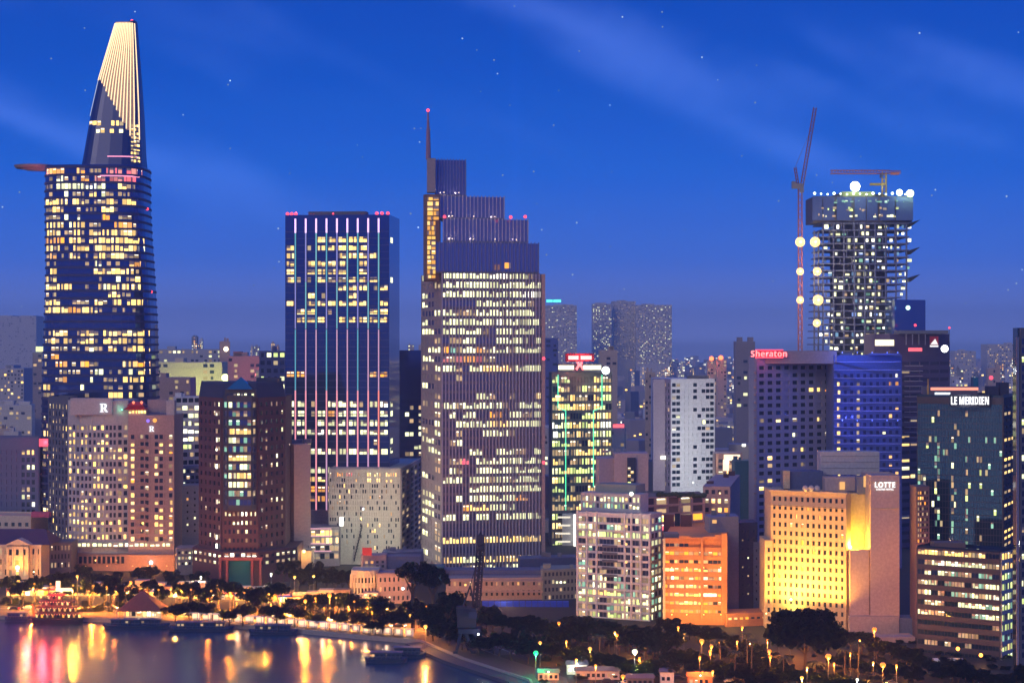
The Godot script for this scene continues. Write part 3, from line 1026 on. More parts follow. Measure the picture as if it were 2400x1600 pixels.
# ---------- curved riverside hotel ----------
func river_hotel() -> void:
	var d := 965.0
	var px := d / FOCAL
	var curve := [P(160, 972), P(188, 967), P(216, 965), P(245, 964.5), P(273, 965), P(300, 966.5)]
	var b := building("riverside_hotel", "curved grey and pink hotel with a bow-fronted window grid and rooftop pavilion", [P(113, 990), P(300, 965), P(408, 965)], "hotel")
	rng.seed = 71
	# dark side wing
	mass(b, [P(113, 992), P(160, 972.5)], 0.0, up(935, d), mats["slate wall"], [win(955, 17.1, 19, d, 6, 0.4, 11, {"bag": "....d.d.yd", "dark": mats["black glass"]})], {"deep": 20.0, "parapet": 0.8, "called": "side_wing"})
	# bow front
	var specs := []
	for i in 5:
		specs.append(win(1002, 17.05, 16, d, 3 if i < 4 else 2, 0.62, 10.5, {"bag": "yy.d.yd..Y" if i != 3 else "..yd..y.", "dark": mats["black glass"], "inset": [0.1, 0.1], "proud": 0.5}))
	mass(b, curve, up(1298, d), up(938, d), mats["pale grey wall"], specs, {"deep": 26.0, "called": "bow_front"})
	# pink stone front
	var pink := [P(300, 963), P(408, 963)]
	mass(b, pink, up(1298, d), up(972, d), mats["pink stone"], [win(1023, 17.05, 15, d, 9, 0.74, 10, {"map": [".#d.#..#d", "y#..#.y#y", "y#.d#.y#o", "y#..#d.#.", "y#..#y.#d", "o#.d#Y.#.", "o#..#..#d", ".#.d#..#o", "y#..#..#.", "y#..#y.#y", "Y#d.#.y#y", "y#..#yY#o", ".#..#yy#y", ".#.d#dY#Y", "y#..#y.#d"], "dark": mats["black glass"], "inset": [1.0, 0.6], "proud": 0.55})], {"deep": 26.0, "called": "stone_front"})
	for k in 15:
		slab(b, "balcony", 318, 342, 1031 + 17.05 * k, 1027.5 + 17.05 * k, 961.2, 1.4, mats["pink stone"])
	# podium with columns
	mass(b, [P(158, 968), P(216, 959), P(298, 957), P(408, 957)], 0.0, up(1296, d), mats["podium stone"], [], {"deep": 30.0, "called": "podium"})
	for i in 12:
		var x := 166.0 + 11.0 * i
		var dd := 957.5 + maxf(0.0, (216 - x) * 0.155)
		slab(b, "dark_opening", x - 3.6, x + 3.0, 1320, 1304, dd - 0.35, 0.3, mats["black glass"])
		slab(b, "column", x + 3.2, x + 7.2, 1322, 1303, dd - 0.4, 0.7, mats["podium stone"])
	for i in 18:
		var x := 185.0 + 12.3 * i
		pane(b, local(b, x, 1276, 962.0 if x < 300 else 961.5) + Vector3(0, 0, 1.2), Vector3.RIGHT, 9.0 * px, 7.0 * px, pick("w" if rng.randf() < 0.8 else "W", null), 100)
	slab(b, "lit_strip_wall", 180, 408, 1283, 1269, 962.8, 0.6, mats["grey wall"])
	for x in [310, 345, 390, 200, 250]:
		bulb(b, "podium_lamp", local(b, x, 1326, 948.0), 0.2, glow("podium lamp", Color(1.0, 0.4, 0.1), 4.0))
		omni(b, local(b, x, 1325, 946.0), Color(1.0, 0.3, 0.04), 110.0 if x > 300 else 40.0)
	bulb(b, "porch_lamp", local(b, 353, 1318, 955.0), 0.9, glow("white globe lamp", Color(0.9, 0.95, 1.0), 6.0))
	# roof: wall with the letter, pool dome, lantern pavilion, parapet
	slab(b, "roof_wall", 164, 262, 972, 933, 963.0, 5.0, mats["pale grey wall"])
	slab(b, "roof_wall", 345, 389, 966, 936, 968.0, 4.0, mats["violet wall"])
	slab(b, "roof_wall", 389, 408, 974, 938, 964.0, 6.0, mats["pale grey wall"])
	lettering(b, "R", local(b, 242, 956, 962.6) + Vector3(0, 0, 0.35), Vector3.RIGHT, 20 * px, glow("white sign light", Color(0.95, 0.95, 1.0), 1.4), true)
	lettering(b, "R", local(b, 355, 1005, 962.6) + Vector3(0, 0, 0.9), Vector3.RIGHT, 13 * px, mats.get("white sign light", glow("white sign light", Color(0.95, 0.95, 1.0), 1.4)), true)
	var dome := Shape.new()
	var c := local(b, 277, 970, 966.0)
	for i in 10:
		var g0 := PI * i / 10.0
		var g1 := PI * (i + 1) / 10.0
		var q := func(g: float, z: float): return c + Vector3(-cos(g) * 17 * px, sin(g) * 35 * px * 0.9, z)
		dome.quad(q.call(g0, 0.0), q.call(g0, -8.0), q.call(g1, -8.0), q.call(g1, 0.0))
		dome.tri(c, q.call(g1, 0.0), q.call(g0, 0.0))
	part(b, "pool_dome", dome, mats["green glass roof"])
	bulb(b, "dome_lamp", c + Vector3(2.0, 2.2, 1.6), 0.3, glow("green lamp", Color(0.2, 1.0, 0.5), 4.0))
	omni(b, c + Vector3(1.4, 2.6, 2.6), Color(0.2, 1.0, 0.55), 5.0)
	slab(b, "pavilion_wall", 300, 342, 972, 960, 964.0, 8.0, mats["cream wall"])
	for i in 6:
		pane(b, local(b, 304 + 6.9 * i, 965, 963.9) + Vector3(0, 0, 0.08), Vector3.RIGHT, 4.6 * px, 6 * px, pick("Y", null), 100)
	var roof := Shape.new()
	for lift in [[0.0, 27.0, 10.0], [9.0, 20.0, 9.0]]:
		var rc := local(b, 320, 959 - lift[0], 968.0)
		var low := PackedVector3Array()
		var high := PackedVector3Array()
		for g in [[-1, 1], [1, 1], [1, -1], [-1, -1]]:
			low.append(rc + Vector3(g[0] * lift[1] * px, 0, g[1] * 5.5))
			high.append(rc + Vector3(g[0] * lift[1] * 0.55 * px, lift[2] * px, g[1] * 2.5))
		roof.ring(low, high)
	part(b, "pagoda_roof", roof, mats["red paint"])
	omni(b, local(b, 318, 955, 962.0) + Vector3(0, 0, 2.0), Color(1, 0.25, 0.1), 10.0)
	bulb(b, "roof_lantern", local(b, 312, 943, 964.0), 0.7, glow("red lantern", Color(1.0, 0.22, 0.1), 2.0))
	bulb(b, "roof_lantern", local(b, 331, 943, 964.0), 0.7, glow("red lantern", Color(1.0, 0.22, 0.1), 2.0))
	bulb(b, "sign_lamp", local(b, 346, 986, 961.8), 0.9, glow("purple lamp", Color(0.35, 0.2, 1.0), 1.2))
	bulb(b, "sign_lamp", local(b, 362, 985, 961.8), 1.1, glow("amber lamp", Color(1.0, 0.45, 0.08), 1.2))

# ---------- red-brown tower with the glazed bay ----------
func brick_tower() -> void:
	var d := 905.0
	var px := d / FOCAL
	var b := building("red_brown_tower", "dark red-brown tower with a glazed centre bay and a small teal pyramid roof", [P(467, 925), P(522, 905), P(602, 905), P(665, 925)], "tower")
	rng.seed = 81
	var top := up(932, d)
	var flank := {"bag": "........dwd.", "dark": mats["black glass"], "proud": 0.4}
	mass(b, [P(467, 926), P(520, 907), P(603, 907), P(667, 926)], 0.0, top, mats["brick red"], [win(948, 20.7, 18, d, 5, 0.42, 10, flank), null, win(948, 20.7, 18, d, 5, 0.42, 10, flank)], {"deep": 30.0})
	# glazed bay, three sides
	mass(b, [P(524, 906.8), P(534, 902), P(589, 902), P(599, 906.8)], up(1195, d), up(926, d), mats["dark wall"], [win(948, 20.7, 12, d, 1, 0.86, 13, {"bag": "..g.", "dark": mats["blue glass"]}), win(948, 20.7, 12, d, 6, 0.93, 13, {"map": ["w.g.g.", ".gd.d.", "g.g..g", "YyyyYy", "wwd.g.", ".g.gd.", "yyYyyd", "gd.wwg", "wwyyYy", "wwwywd", "ggdg.d", "..g..."], "dark": mats["blue glass"], "proud": 0.25, "inset": [0.2, 0.2]}), win(948, 20.7, 12, d, 1, 0.86, 13, {"bag": ".d.", "dark": mats["blue glass"]})], {"deep": 3.0, "called": "glazed_bay"})
	mass(b, [P(521, 906.9), P(604, 906.9)], 0.0, up(1197, d), mats["brick red"], [win(1205, 20.7, 5, d, 8, 0.5, 9, {"map": ["wwddWWww", "..wWWwd.", "...d.w..", ".d...d..", "........"], "dark": mats["black glass"]})], {"deep": 4.0, "called": "lower_bay"})
	for x in [509, 613]:
		for k in 17:
			if rng.randf() < 0.62:
				pane(b, local(b, x, 968 + 20.7 * k, 911.0) + Vector3(0, 0, 1.1), Vector3.RIGHT, 1.3, 2.2, pick("W" if rng.randf() < 0.6 else "d", null), 100)
	# mansard roof and teal pyramid
	var roof := Shape.new()
	var low := PackedVector3Array()
	var high := PackedVector3Array()
	for g in [[466, 926, 472], [520, 906.5, 524], [603, 906.5, 600], [668, 926, 662]]:
		var p := at(g[0], g[1]) - b.position
		low.append(Vector3(p.x, top + 0.01, p.z))
		var q := at(g[2], g[1] + 3.0) - b.position
		high.append(Vector3(q.x, up(897, d), q.z))
	for g in [[668, 955], [466, 955]]:
		var p := at(g[0], g[1]) - b.position
		low.append(Vector3(p.x, top + 0.01, p.z))
		high.append(Vector3(p.x * 0.94, up(897, d), p.z + 3))
	roof.ring(low, high)
	part(b, "mansard_roof", roof, mats["slate roof"])
	slab(b, "roof_plant", 600, 655, 897, 885, 925.0, 8.0, mats["slate roof"])
	var pyr := Shape.new()
	var c := local(b, 563, 912, 905.0)
	var base := PackedVector3Array()
	for g in [[-1, 1], [1, 1], [1, -1], [-1, -1]]:
		base.append(c + Vector3(g[0] * 31 * px, 0, g[1] * 5.0 - 2.0))
	for i in 4:
		pyr.tri(base[i], base[(i + 1) % 4], c + Vector3(0, 29 * px, -2.0))
	part(b, "teal_pyramid", pyr, mats["teal glass"])
	slab(b, "lantern_storey", 527, 598, 932, 912, 903.5, 6.0, mats["dark wall"])
	for i in 8:
		pane(b, local(b, 533 + 8.4 * i, 925, 903.4) + Vector3(0, 0, 0.08), Vector3.RIGHT, 5.5 * px, 6 * px, pick("..dwWw.w"[i], mats["dark glass"]), 100)
	# stepped base
	mass(b, [P(452, 921), P(522, 899), P(604, 899), P(695, 921)], 0.0, up(1290, d), mats["brick red"], [win(1301, 16, 2, d, 6, 0.6, 7, {"bag": "wwWd", "dark": mats["black glass"]}), win(1298, 22, 1, d, 6, 0.7, 10, {"map": ["WW.WWW"]}), win(1301, 16, 2, d, 7, 0.6, 7, {"bag": "ww.d", "dark": mats["black glass"]})], {"deep": 34.0, "called": "podium"})
	slab(b, "portal_beam", 512, 614, 1313, 1306, 896.0, 3.0, mats["red stone"])
	for x in [515, 531, 590, 609]:
		slab(b, "portal_column", x - 2.5, x + 2.5, 1372, 1313, 896.2, 2.2, mats["red stone"])
	slab(b, "portal_glass", 534, 587, 1372, 1314, 898.6, 0.2, mats["teal glass"])

# ---------- construction tower and its cranes ----------
func lattice(s: Shape, a: Vector3, e: Vector3, wide: float, bays: int, r: float) -> void:   # four chords with diagonals
	var dir := (e - a).normalized()
	var x := dir.cross(Vector3(0, 0, 1)).normalized() * wide * 0.5
	if x.length() < 0.01:
		x = Vector3(wide * 0.5, 0, 0)
	var z := x.cross(dir).normalized() * wide * 0.5
	var c := [x + z, x - z, -x - z, -x + z]
	for k in 4:
		s.tube(a + c[k], e + c[k], r, r, 4)
	for i in bays:
		for k in 4:
			var p: Vector3 = a.lerp(e, i / float(bays)) + c[k]
			var q: Vector3 = a.lerp(e, (i + 1.0) / bays) + c[(k + 1) % 4]
			s.tube(p, q, r * 0.6, r * 0.6, 3)

func site_tower() -> void:
	var d := 1150.0
	var px := d / FOCAL
	var b := thing("unfinished_tower", "unfinished concrete tower with bare floor slabs, work lights and a wrapped top", "tower", at(2010, d))
	rng.seed = 91
	slab(b, "concrete_core", 1960, 2080, 1290, 455, 1158.0, 22.0, mats["site core"])
	for k in 54:
		var y := 523.0 + 15.8 * k
		if up(y, d) < 1.0:
			break
		var l := lerpf(1926, 1912, clampf((y - 523) / 300, 0, 1))
		var r := lerpf(2132, 2095, clampf((y - 620) / 160, 0, 1))
		slab(b, "floor_slab", l, r, y + 1.4, y - 1.4, 1148.0, 34.0, mats["site concrete"])
		if y > 900:
			continue
		for i in 15:
			var x := l + 6 + (r - l - 12) * i / 14.0
			if rng.randf() < 0.3:
				slab(b, "column", x - 1.1, x + 1.1, y - 1.4, y - 14.4, 1149.0, 1.0, mats["site concrete"])
			if rng.randf() < (0.8 if x > 1985 and x < 2060 else 0.5):
				pane(b, local(b, x + 6, y - 7.6, 1155.0) + Vector3(0, 0, rng.randf_range(-1.5, 1.0)), Vector3.RIGHT, rng.randf_range(4, 11) * px, rng.randf_range(5, 9.5) * px, pick("wWdgwbwWbw"[rng.randi() % 10], null), 100)
	for i in 9:
		var x := 1930.0 + 24.5 * i
		slab(b, "corner_column", x - 1.4, x + 1.4, 860, 523, 1147.6 + absf(i - 4.0) * 0.3, 1.4, mats["site concrete"])
	# wrapped top storeys
	for g in [[1905, 1928], [1930, 1956], [1962, 1996], [2004, 2030], [2033, 2058], [2064, 2098], [2101, 2141]]:
		slab(b, "wrap_panel", g[0], g[1], 516, 462, 1146.0 + (2.0 if g[0] > 2000 and g[0] < 2040 else 0.0), 0.5, mats["site wrap"])
	slab(b, "wrapped_storeys", 1908, 2139, 520, 460, 1148.5, 32.0, mats["site core"])
	for i in 46:
		pane(b, local(b, 1920 + rng.randf_range(0, 200), [472, 490, 505][i % 3] + rng.randf_range(-3, 3), 1145.8) + Vector3(0, 0, 0.25), Vector3.RIGHT, rng.randf_range(2, 8) * px, rng.randf_range(2, 6) * px, pick("gdwged"[i % 6], null), 100)
	for i in 3:
		var pl := Shape.new()
		var p := local(b, 2130, 527 + 64 * i, 1149.0)
		pl.hexa([p + Vector3(0, -1.4, 3), p + Vector3(0.6, -1.4, 3), p + Vector3(6.5, 3.0, 3), p + Vector3(0, 0.9, 3), p + Vector3(0, -1.4, -9), p + Vector3(0.6, -1.4, -9), p + Vector3(6.5, 3.0, -9), p + Vector3(0, 0.9, -9)])
		part(b, "catch_platform", pl, mats["black steel"])
	slab(b, "roof_formwork", 1975, 2052, 462, 449, 1150.0, 16.0, mats["site form"])
	for i in 16:
		var x := 1910.0 + 15.2 * i
		bulb(b, "work_lamp", local(b, x, 453 + (i % 3), 1147.0), 0.55 if i % 3 else 0.8, glow("site lamp", Color(0.75, 1.0, 0.65), 5.0))
	for g in [[2005, 437, 3.0, Color(0.95, 1.0, 0.6), 240.0], [2109, 451, 1.9, Color(0.7, 1.0, 0.6), 90.0], [2134, 453, 2.2, Color(0.85, 1.0, 0.25), 90.0]]:
		var p := local(b, g[0], g[1], 1146.0)
		bulb(b, "flood_lamp", p, g[2], glow("flood %d" % g[0], g[3], 9.0))
		omni(b, p + Vector3(0, 0, g[2] + 1.0), g[3], g[4], 0.8)
	# luffing tower crane beside it, with lamps on its mast
	var c := thing("luffing_crane", "slender red luffing crane rising beside the unfinished tower", "crane", at(1876, 1140))
	var mast := Shape.new()
	lattice(mast, Vector3(0, 0, 0), Vector3(0, up(440, 1140), 0), 2.2, 60, 0.22)
	part(c, "mast", mast, mats["crane red"])
	var jib := Shape.new()
	lattice(jib, local(c, 1879, 442, 1140), local(c, 1911, 252, 1140), 1.7, 26, 0.2)
	part(c, "jib", jib, mats["crane red"])
	var head := Shape.new()
	lattice(head, local(c, 1872, 440, 1140), local(c, 1864, 392, 1140), 1.2, 6, 0.2)
	head.tube(local(c, 1864, 392, 1140), local(c, 1903, 300, 1140), 0.1, 0.1, 4)
	part(c, "frame", head, mats["crane red"])
	var cab := Shape.new()
	cab.box(local(c, 1870, 436, 1138), Vector3(6.5, 3.0, 3.0))
	cab.box(local(c, 1880, 446, 1137), Vector3(2.2, 2.4, 2.2))
	cab.box(local(c, 1861, 433, 1139), Vector3(2.4, 4.0, 2.4))
	part(c, "machinery", cab, mats["concrete"])
	var hoist := thing("site_hoist", "scaffold hoist mast hung with floodlights on the unfinished tower's side", "hoist", at(1914, 1138))
	var hm := Shape.new()
	lattice(hm, Vector3.ZERO, Vector3(0, up(540, 1138), 0), 2.6, 44, 0.2)
	part(hoist, "mast", hm, mats["steel"])
	var warm := Color(1.0, 0.72, 0.3)
	var lampm := glow("mast flood light", Color(1.0, 0.62, 0.17), 2.8)
	for g in [[c, 1876, 567, 2.9], [c, 1876, 636, 2.2], [c, 1876, 703, 2.2], [hoist, 1911, 567, 3.0], [hoist, 1916, 636, 2.5], [hoist, 1918, 703, 3.1], [hoist, 1915, 757, 2.3]]:
		var p := local(g[0], g[1], g[2], 1135)
		bulb(g[0], "flood_lamp", p, g[3], lampm)
		omni(g[0], p + Vector3(0, 0, g[3] + 1.2), warm, 260.0, 0.8)
	# flat-top crane on the roof
	var f := thing("flat_top_crane", "yellow crane with a level jib standing on the unfinished tower's roof", "crane", Vector3(at(2073, 1155).x, up(461, 1155), -1155))
	var fy := f.position.y
	var fm := Shape.new()
	lattice(fm, Vector3.ZERO, Vector3(0, up(404, 1155) - fy, 0), 2.4, 6, 0.3)
	part(f, "mast", fm, mats["crane yellow"])
	var fj := Shape.new()
	var yj := up(403, 1155) - fy
	var q := func(x: float) -> Vector3: return Vector3((x - 2073) * 1155 / FOCAL, yj, 0)
	lattice(fj, q.call(1947), q.call(2086), 2.0, 20, 0.26)
	part(f, "jib", fj, mats["crane red"])
	var fc := Shape.new()
	lattice(fc, q.call(2086), q.call(2112), 1.4, 5, 0.2)
	fc.box(q.call(2098) + Vector3(0, -0.9, 0), Vector3(5, 1.6, 1.6))
	part(f, "counter_jib", fc, mats["crane red"])
	var ff := Shape.new()
	ff.box(Vector3(-4.2, (up(432, 1155) - fy), 0.5), Vector3(9.0, 1.4, 2.0))
	part(f, "climbing_frame", ff, mats["crane yellow"])
	var fcab := Shape.new()
	fcab.box(Vector3(-1.9, yj - 2.6, 1.0), Vector3(1.8, 2.2, 1.8))
	part(f, "cab", fcab, mats["steel"])

# ---------- tall hotel with the red sign and its neighbours ----------
func sign_hotel() -> void:
	var d := 955.0
	var px := d / FOCAL
	rng.seed = 101
	var map := []
	for k in 30:
		map.append("...#...#." if k % 3 and k < 7 else ".........")
	map[3] = "...#..yyo"
	map[7] = "d.Y.d..y."
	map[9] = "....w...d"
	map[11] = "....dy..."
	map[12] = ".y......."
	map[13] = ".d...d..."
	map[15] = "dy..d.y.."
	map[16] = "y.d.y..d."
	var r := block("slab_hotel", "grey-violet slab hotel with a dark square window grid and a red roof sign", 1768, 1772, 1950, d, 60, 836, "hotel violet", null, win(862, 17.7, 30, d, 9, 0.62, 9, {"map": map, "dark": mats["black glass"], "inset": [0.6, 0.6], "proud": 0.7}), {"deep": 22.0, "category": "hotel", "kit": 4, "kit_wall": "slate wall"})
	var b: Node3D = r[0]
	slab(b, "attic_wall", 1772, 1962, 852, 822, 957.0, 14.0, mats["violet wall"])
	sign_board(b, 1803, 829, 954.5, 66, 15, mats["red paint"], "sign_panel")
	lettering(b, "Sheraton", local(b, 1803, 829, 954.0) + Vector3(0, 0, 0.1), Vector3.RIGHT, 14.5 * px, glow("red neon", Color(1.0, 0.16, 0.16), 3.2))
	var neon := Shape.new()
	for y in [820.0, 838.0]:
		neon.tube(local(b, 1771, y, 954.0), local(b, 1836, y, 954.0), 0.22, 0.22, 5)
	part(b, "neon_line", neon, glow("red neon line", Color(1.0, 0.05, 0.08), 3.0))
	omni(b, local(b, 1803, 829, 951.0), Color(1, 0.07, 0.1), 55.0, 0.5)
	for k in 17:
		slab(b, "end_balcony", 1768, 1773, 874 + 17.7 * k, 871 + 17.7 * k, 954.0, 1.2, mats["pink stone"])
	# blue lit annex
	rng.seed = 103
	var bm := []
	for k in 14:
		bm.append(["y..d....oo", "y..d......", "y..d.....o", "y..d....o.", "y..d...w..", "y..d......", "y..d....o."][[1, 0, 1, 1, 2, 3, 1, 4, 5, 1, 6, 3, 2, 1][k]])
	bm[0] = ".........W"
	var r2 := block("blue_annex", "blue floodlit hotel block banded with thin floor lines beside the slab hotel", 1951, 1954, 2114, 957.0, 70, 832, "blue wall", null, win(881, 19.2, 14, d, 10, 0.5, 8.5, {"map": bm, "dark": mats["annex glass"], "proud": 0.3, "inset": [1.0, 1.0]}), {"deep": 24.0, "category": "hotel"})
	var b2: Node3D = r2[0]
	for k in 16:
		slab(b2, "floor_line", 1956, 2112, 848.2 + 19.2 * k, 846.8 + 19.2 * k, 955.8, 0.7, mats["annex line"])  # line colour has the blue floodlight mixed in
	slab(b2, "roof_plant", 1970, 1999, 832, 826, 962.0, 6.0, mats["slate wall"])
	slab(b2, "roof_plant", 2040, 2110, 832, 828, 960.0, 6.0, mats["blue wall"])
	var wash := glow("blue wash lamp", Color(0.12, 0.2, 1.0), 3.0)
	for x in [1975, 2010, 2045, 2080, 2105]:
		bulb(b2, "wash_lamp", local(b2, x, 826, 950.0), 0.25, wash)
		omni(b2, local(b2, x, 827.5, 949.0), Color(0.1, 0.2, 1.0), 55.0)
		bulb(b2, "wash_lamp", local(b2, x, 985, 946.0), 0.25, wash)
		omni(b2, local(b2, x, 985, 945.0), Color(0.12, 0.16, 1.0), 45.0)

func brown_tower() -> void:
	var d := 1055.0
	var px := d / FOCAL
	rng.seed = 111
	var r := block("brown_bank_tower", "brown-violet office tower with lit signboards behind the blue hotel block", 2050, 2085, 2226, d, 60, 782, "brown violet", null, win(852, 19.0, 24, d, 6, 0.9, 8, {"map": ["......", ".d....", "......", "......", "......", "......", "......", "..d...", "......", "dy....", "yyd...", "d.....", "yy....", "dw....", "yyy...", "......", "w.....", "......"], "dark": mats["brown glass"], "proud": 0.3}), {"deep": 30.0, "category": "tower"})
	var b: Node3D = r[0]
	for k in 16:
		slab(b, "louvre", 2122, 2164, 858 + 12.0 * k, 856 + 12.0 * k, 1054.0, 1.6, mats["violet wall"])
	slab(b, "roof_crown", 2110, 2224, 782, 774, 1056.0, 16.0, mats["slate wall"])
	sign_board(b, 2074, 803, 1050.0, 44, 14, glow("cream sign light", Color(1.0, 0.85, 0.5), 2.0), "lit_sign")
	omni(b, local(b, 2074, 803, 1046.0), Color(1.0, 0.8, 0.45), 60.0)
	sign_board(b, 2146, 819, 1050.5, 32, 8, glow("red sign light", Color(1.0, 0.12, 0.15), 1.6), "lit_sign")
	for x in [2125, 2140, 2155, 2170]:
		slab(b, "roof_post", x - 0.8, x + 0.8, 808, 783, 1050.0, 0.8, mats["violet wall"])
	# red and white peaked emblem on a white board
	var e := sign_board(b, 2190, 798, 1048.0, 20, 20, mats["red paint"], "emblem_board")
	var pk := Shape.new()
	e += Vector3(0, 0, 0.3)
	pk.tri(e + Vector3(-2.0, -2.0, 0), e + Vector3(2.1, -2.0, 0), e + Vector3(0.6, 1.0, 0))
	pk.box(e + Vector3(0, -3.0, 0), Vector3(4.6, 1.0, 0.2))
	part(b, "emblem", pk, glow("white emblem light", Color(1, 0.95, 0.95), 1.1))
	bulb(b, "flood_lamp", local(b, 2215, 817, 1046.0), 2.0, glow("white flood", Color(0.9, 0.95, 1.0), 7.0))
	var mast := Shape.new()
	mast.tube(local(b, 2226, 800, 1050), local(b, 2226, 770, 1050), 0.3, 0.15, 5)
	part(b, "mast", mast, mats["steel"])
	bulb(b, "beacon_lamp", local(b, 2226, 768, 1050), 0.6, glow("red beacon", Color(1.0, 0.06, 0.1), 2.6))
	block("cobalt_tower", "plain cobalt glass tower top showing beside the unfinished tower", 2092, 2098, 2170, 1120.0, 60, 705, "cobalt", null, null, {"deep": 20.0, "category": "tower", "parapet": 0.8})
	var ct: Node3D = get_node("cobalt_tower")
	bulb(ct, "roof_lamp", local(ct, 2129, 721, 1117.0), 1.3, glow("green white lamp", Color(0.6, 1.0, 0.8), 3.0))
	bulb(ct, "beacon_lamp", local(ct, 2146, 762, 1117.0), 0.8, glow("red beacon", Color(1.0, 0.06, 0.1), 2.6))

# ---------- floodlit golden hotel ----------
func gold_hotel() -> void:
	var d := 752.0
	var px := d / FOCAL
	rng.seed = 121
	var wing := chain(1808, 1985, 1995, d, 30)
	var b := building("golden_hotel", "cream hotel washed in golden floodlight with rows of tiny windows and blank walls", wing, "hotel")
	mass(b, wing, 0.0, up(1157, d), mats["hotel cream"], [win(1175, 20.4, 15, d, 13, 0.42, 10.5, {"bag": "............o", "dark": mats["black glass"], "inset": [0.3, 0.5], "proud": 0.35}), null], {"deep": 20.0})
	var ext := chain(1794, 1812, 1813, d + 14, 30)
	mass(b, ext, 0.0, up(1275, d), mats["hotel cream"], [win(1298, 20.4, 9, d, 1, 0.42, 10.5, {"dark": mats["black glass"]}), null], {"deep": 18.0, "called": "low_wing"})
	var cor := Shape.new()
	var o := Vector2(b.position.x, b.position.z)
	for y in [1157.0, 1192.0]:
		var a := Vector3(wing[0].x - o.x, up(y, d), wing[0].y - o.y)
		var e := Vector3(wing[1].x - o.x, up(y, d), wing[1].y - o.y)
		var u := (e - a).normalized()
		cor.box((a + e) / 2 + u.cross(Vector3.UP) * 0.55, Vector3(a.distance_to(e) + 1.0, 0.9 if y < 1170 else 0.35, 1.1), u)
	part(b, "cornice", cor, mats["hotel cream"])
	# blank walls: recess with its lamp, stair tower and front block
	mass(b, [P(1978, d + 9), P(2044, d + 9)], up(1500, d), up(1160, d), mats["hotel cream"], [], {"deep": 12.0, "called": "recess_wall"})
	mass(b, [P(1993, d - 2), P(2041, d - 2)], 0.0, up(1290, d), mats["hotel beige"], [], {"deep": 11.0, "called": "front_wall", "parapet": 0.5})
	mass(b, [P(2041, d - 3), P(2109, d - 3)], 0.0, up(1116, d), mats["hotel beige"], [], {"deep": 20.0, "called": "stair_tower", "parapet": 0.6})
	mass(b, [P(1992, d - 5), P(2108, d - 5)], 0.0, up(1440, d), mats["hotel beige"], [], {"deep": 4.0, "called": "base_wall"})
	mass(b, [P(2108, d - 4), P(2150, d - 4)], 0.0, up(1445, d), mats["blue grey wall"], [], {"deep": 10.0, "called": "annex"})
	mass(b, [P(2056, d - 22), P(2146, d - 22)], 0.0, up(1475, d), mats["hotel beige"], [], {"deep": 10.0, "called": "garden_wall", "parapet": 0.4})
	for g in [[1130, 1.0], [1192, 1.0]]:
		slab(b, "string_course", 2041.5, 2109, g[0] + 1.2, g[0] - 1.2, d - 3.2, 0.4, mats["hotel cream"])
	var vert := Shape.new()
	vert.box(local(b, 2039, 1365, d - 2.1), Vector3(0.5, up(1290, d) - up(1440, d), 0.4))
	part(b, "joint_strip", vert, mats["brown wall"])
	# roof structures
	slab(b, "roof_house", 1838, 1930, 1160, 1104, d + 22, 8.0, mats["roof blue"])
	slab(b, "roof_house", 1924, 2062, 1112, 1058, d + 26, 9.0, mats["pale grey wall"])
	slab(b, "roof_house", 1934, 2010, 1150, 1118, d + 14, 6.0, mats["hotel beige"])
	slab(b, "roof_house", 2010, 2042, 1158, 1116, d + 8, 5.0, mats["blue grey wall"])
	slab(b, "roof_hut", 1838, 1852, 1145, 1103, d + 20, 3.0, mats["hotel cream"])
	for k in 3:
		slab(b, "panel_line", 1926, 2060, 1069 + 14 * k, 1068 + 14 * k, d + 25.8, 0.3, mats["grey wall"])
	for g in [[1975, 1138, 12, 18], [2032, 1128, 14, 26]]:
		sign_board(b, g[0], g[1], d + 7.0 if g[0] > 2000 else d + 13.5, g[2], g[3], glow("amber sign light", Color(1.0, 0.5, 0.16), 1.0), "lit_sign", 0.4)
	for x in [1888, 1902, 1916]:
		var dish := Shape.new()
		dish.ball(local(b, x, 1144, d + 6), Vector3(1.2, 1.2, 0.5), 5, 10)
		dish.tube(local(b, x, 1158, d + 8), local(b, x, 1146, d + 7), 0.15, 0.15, 4)
		part(b, "satellite_dish", dish, mats["pale grey wall"])
	lettering(b, "LOTTE", local(b, 2075, 1136, d - 3.4), Vector3.RIGHT, 12.5 * px, glow("white hotel sign", Color(1, 0.97, 0.95), 1.6))
	lettering(b, "LEGEND HOTEL", local(b, 2075, 1146.5, d - 3.4), Vector3.RIGHT, 4.2 * px, glow("white hotel sign", Color(1, 0.97, 0.95), 1.6))
	# floodlights at the foot and in the recess
	var gold := Color(1.0, 0.44, 0.055)
	var fl := glow("gold flood lamp", Color(1.0, 0.75, 0.3), 10.0)
	var a := Vector3(wing[0].x - o.x, 0, wing[0].y - o.y)
	var e := Vector3(wing[1].x - o.x, 0, wing[1].y - o.y)
	var u := (e - a).normalized()
	var out := u.cross(Vector3.UP)
	for g in [[0.05, 600.0], [0.3, 1500.0], [0.52, 900.0], [0.72, 900.0], [0.93, 700.0]]:
		var p: Vector3 = a + (e - a) * g[0] + out * 9.0 + Vector3(0, 7.0, 0)
		bulb(b, "flood_lamp", p, 0.24, fl)
		spot(b, p, a + (e - a) * g[0] + Vector3(0, 48.0, 0), gold, g[1] * 2.3, 56.0, 0.2)
	var p1 := a + (e - a) * 0.3 + out * 2.6 + Vector3(0, up(1412, d), 0)
	bulb(b, "flood_lamp", p1, 0.5, fl)
	omni(b, p1 + out * 0.8, Color(1.0, 0.62, 0.08), 260.0, 0.3)
	var p2 := local(b, 1993, 1282, d + 3)
	bulb(b, "flood_lamp", p2, 0.7, fl)
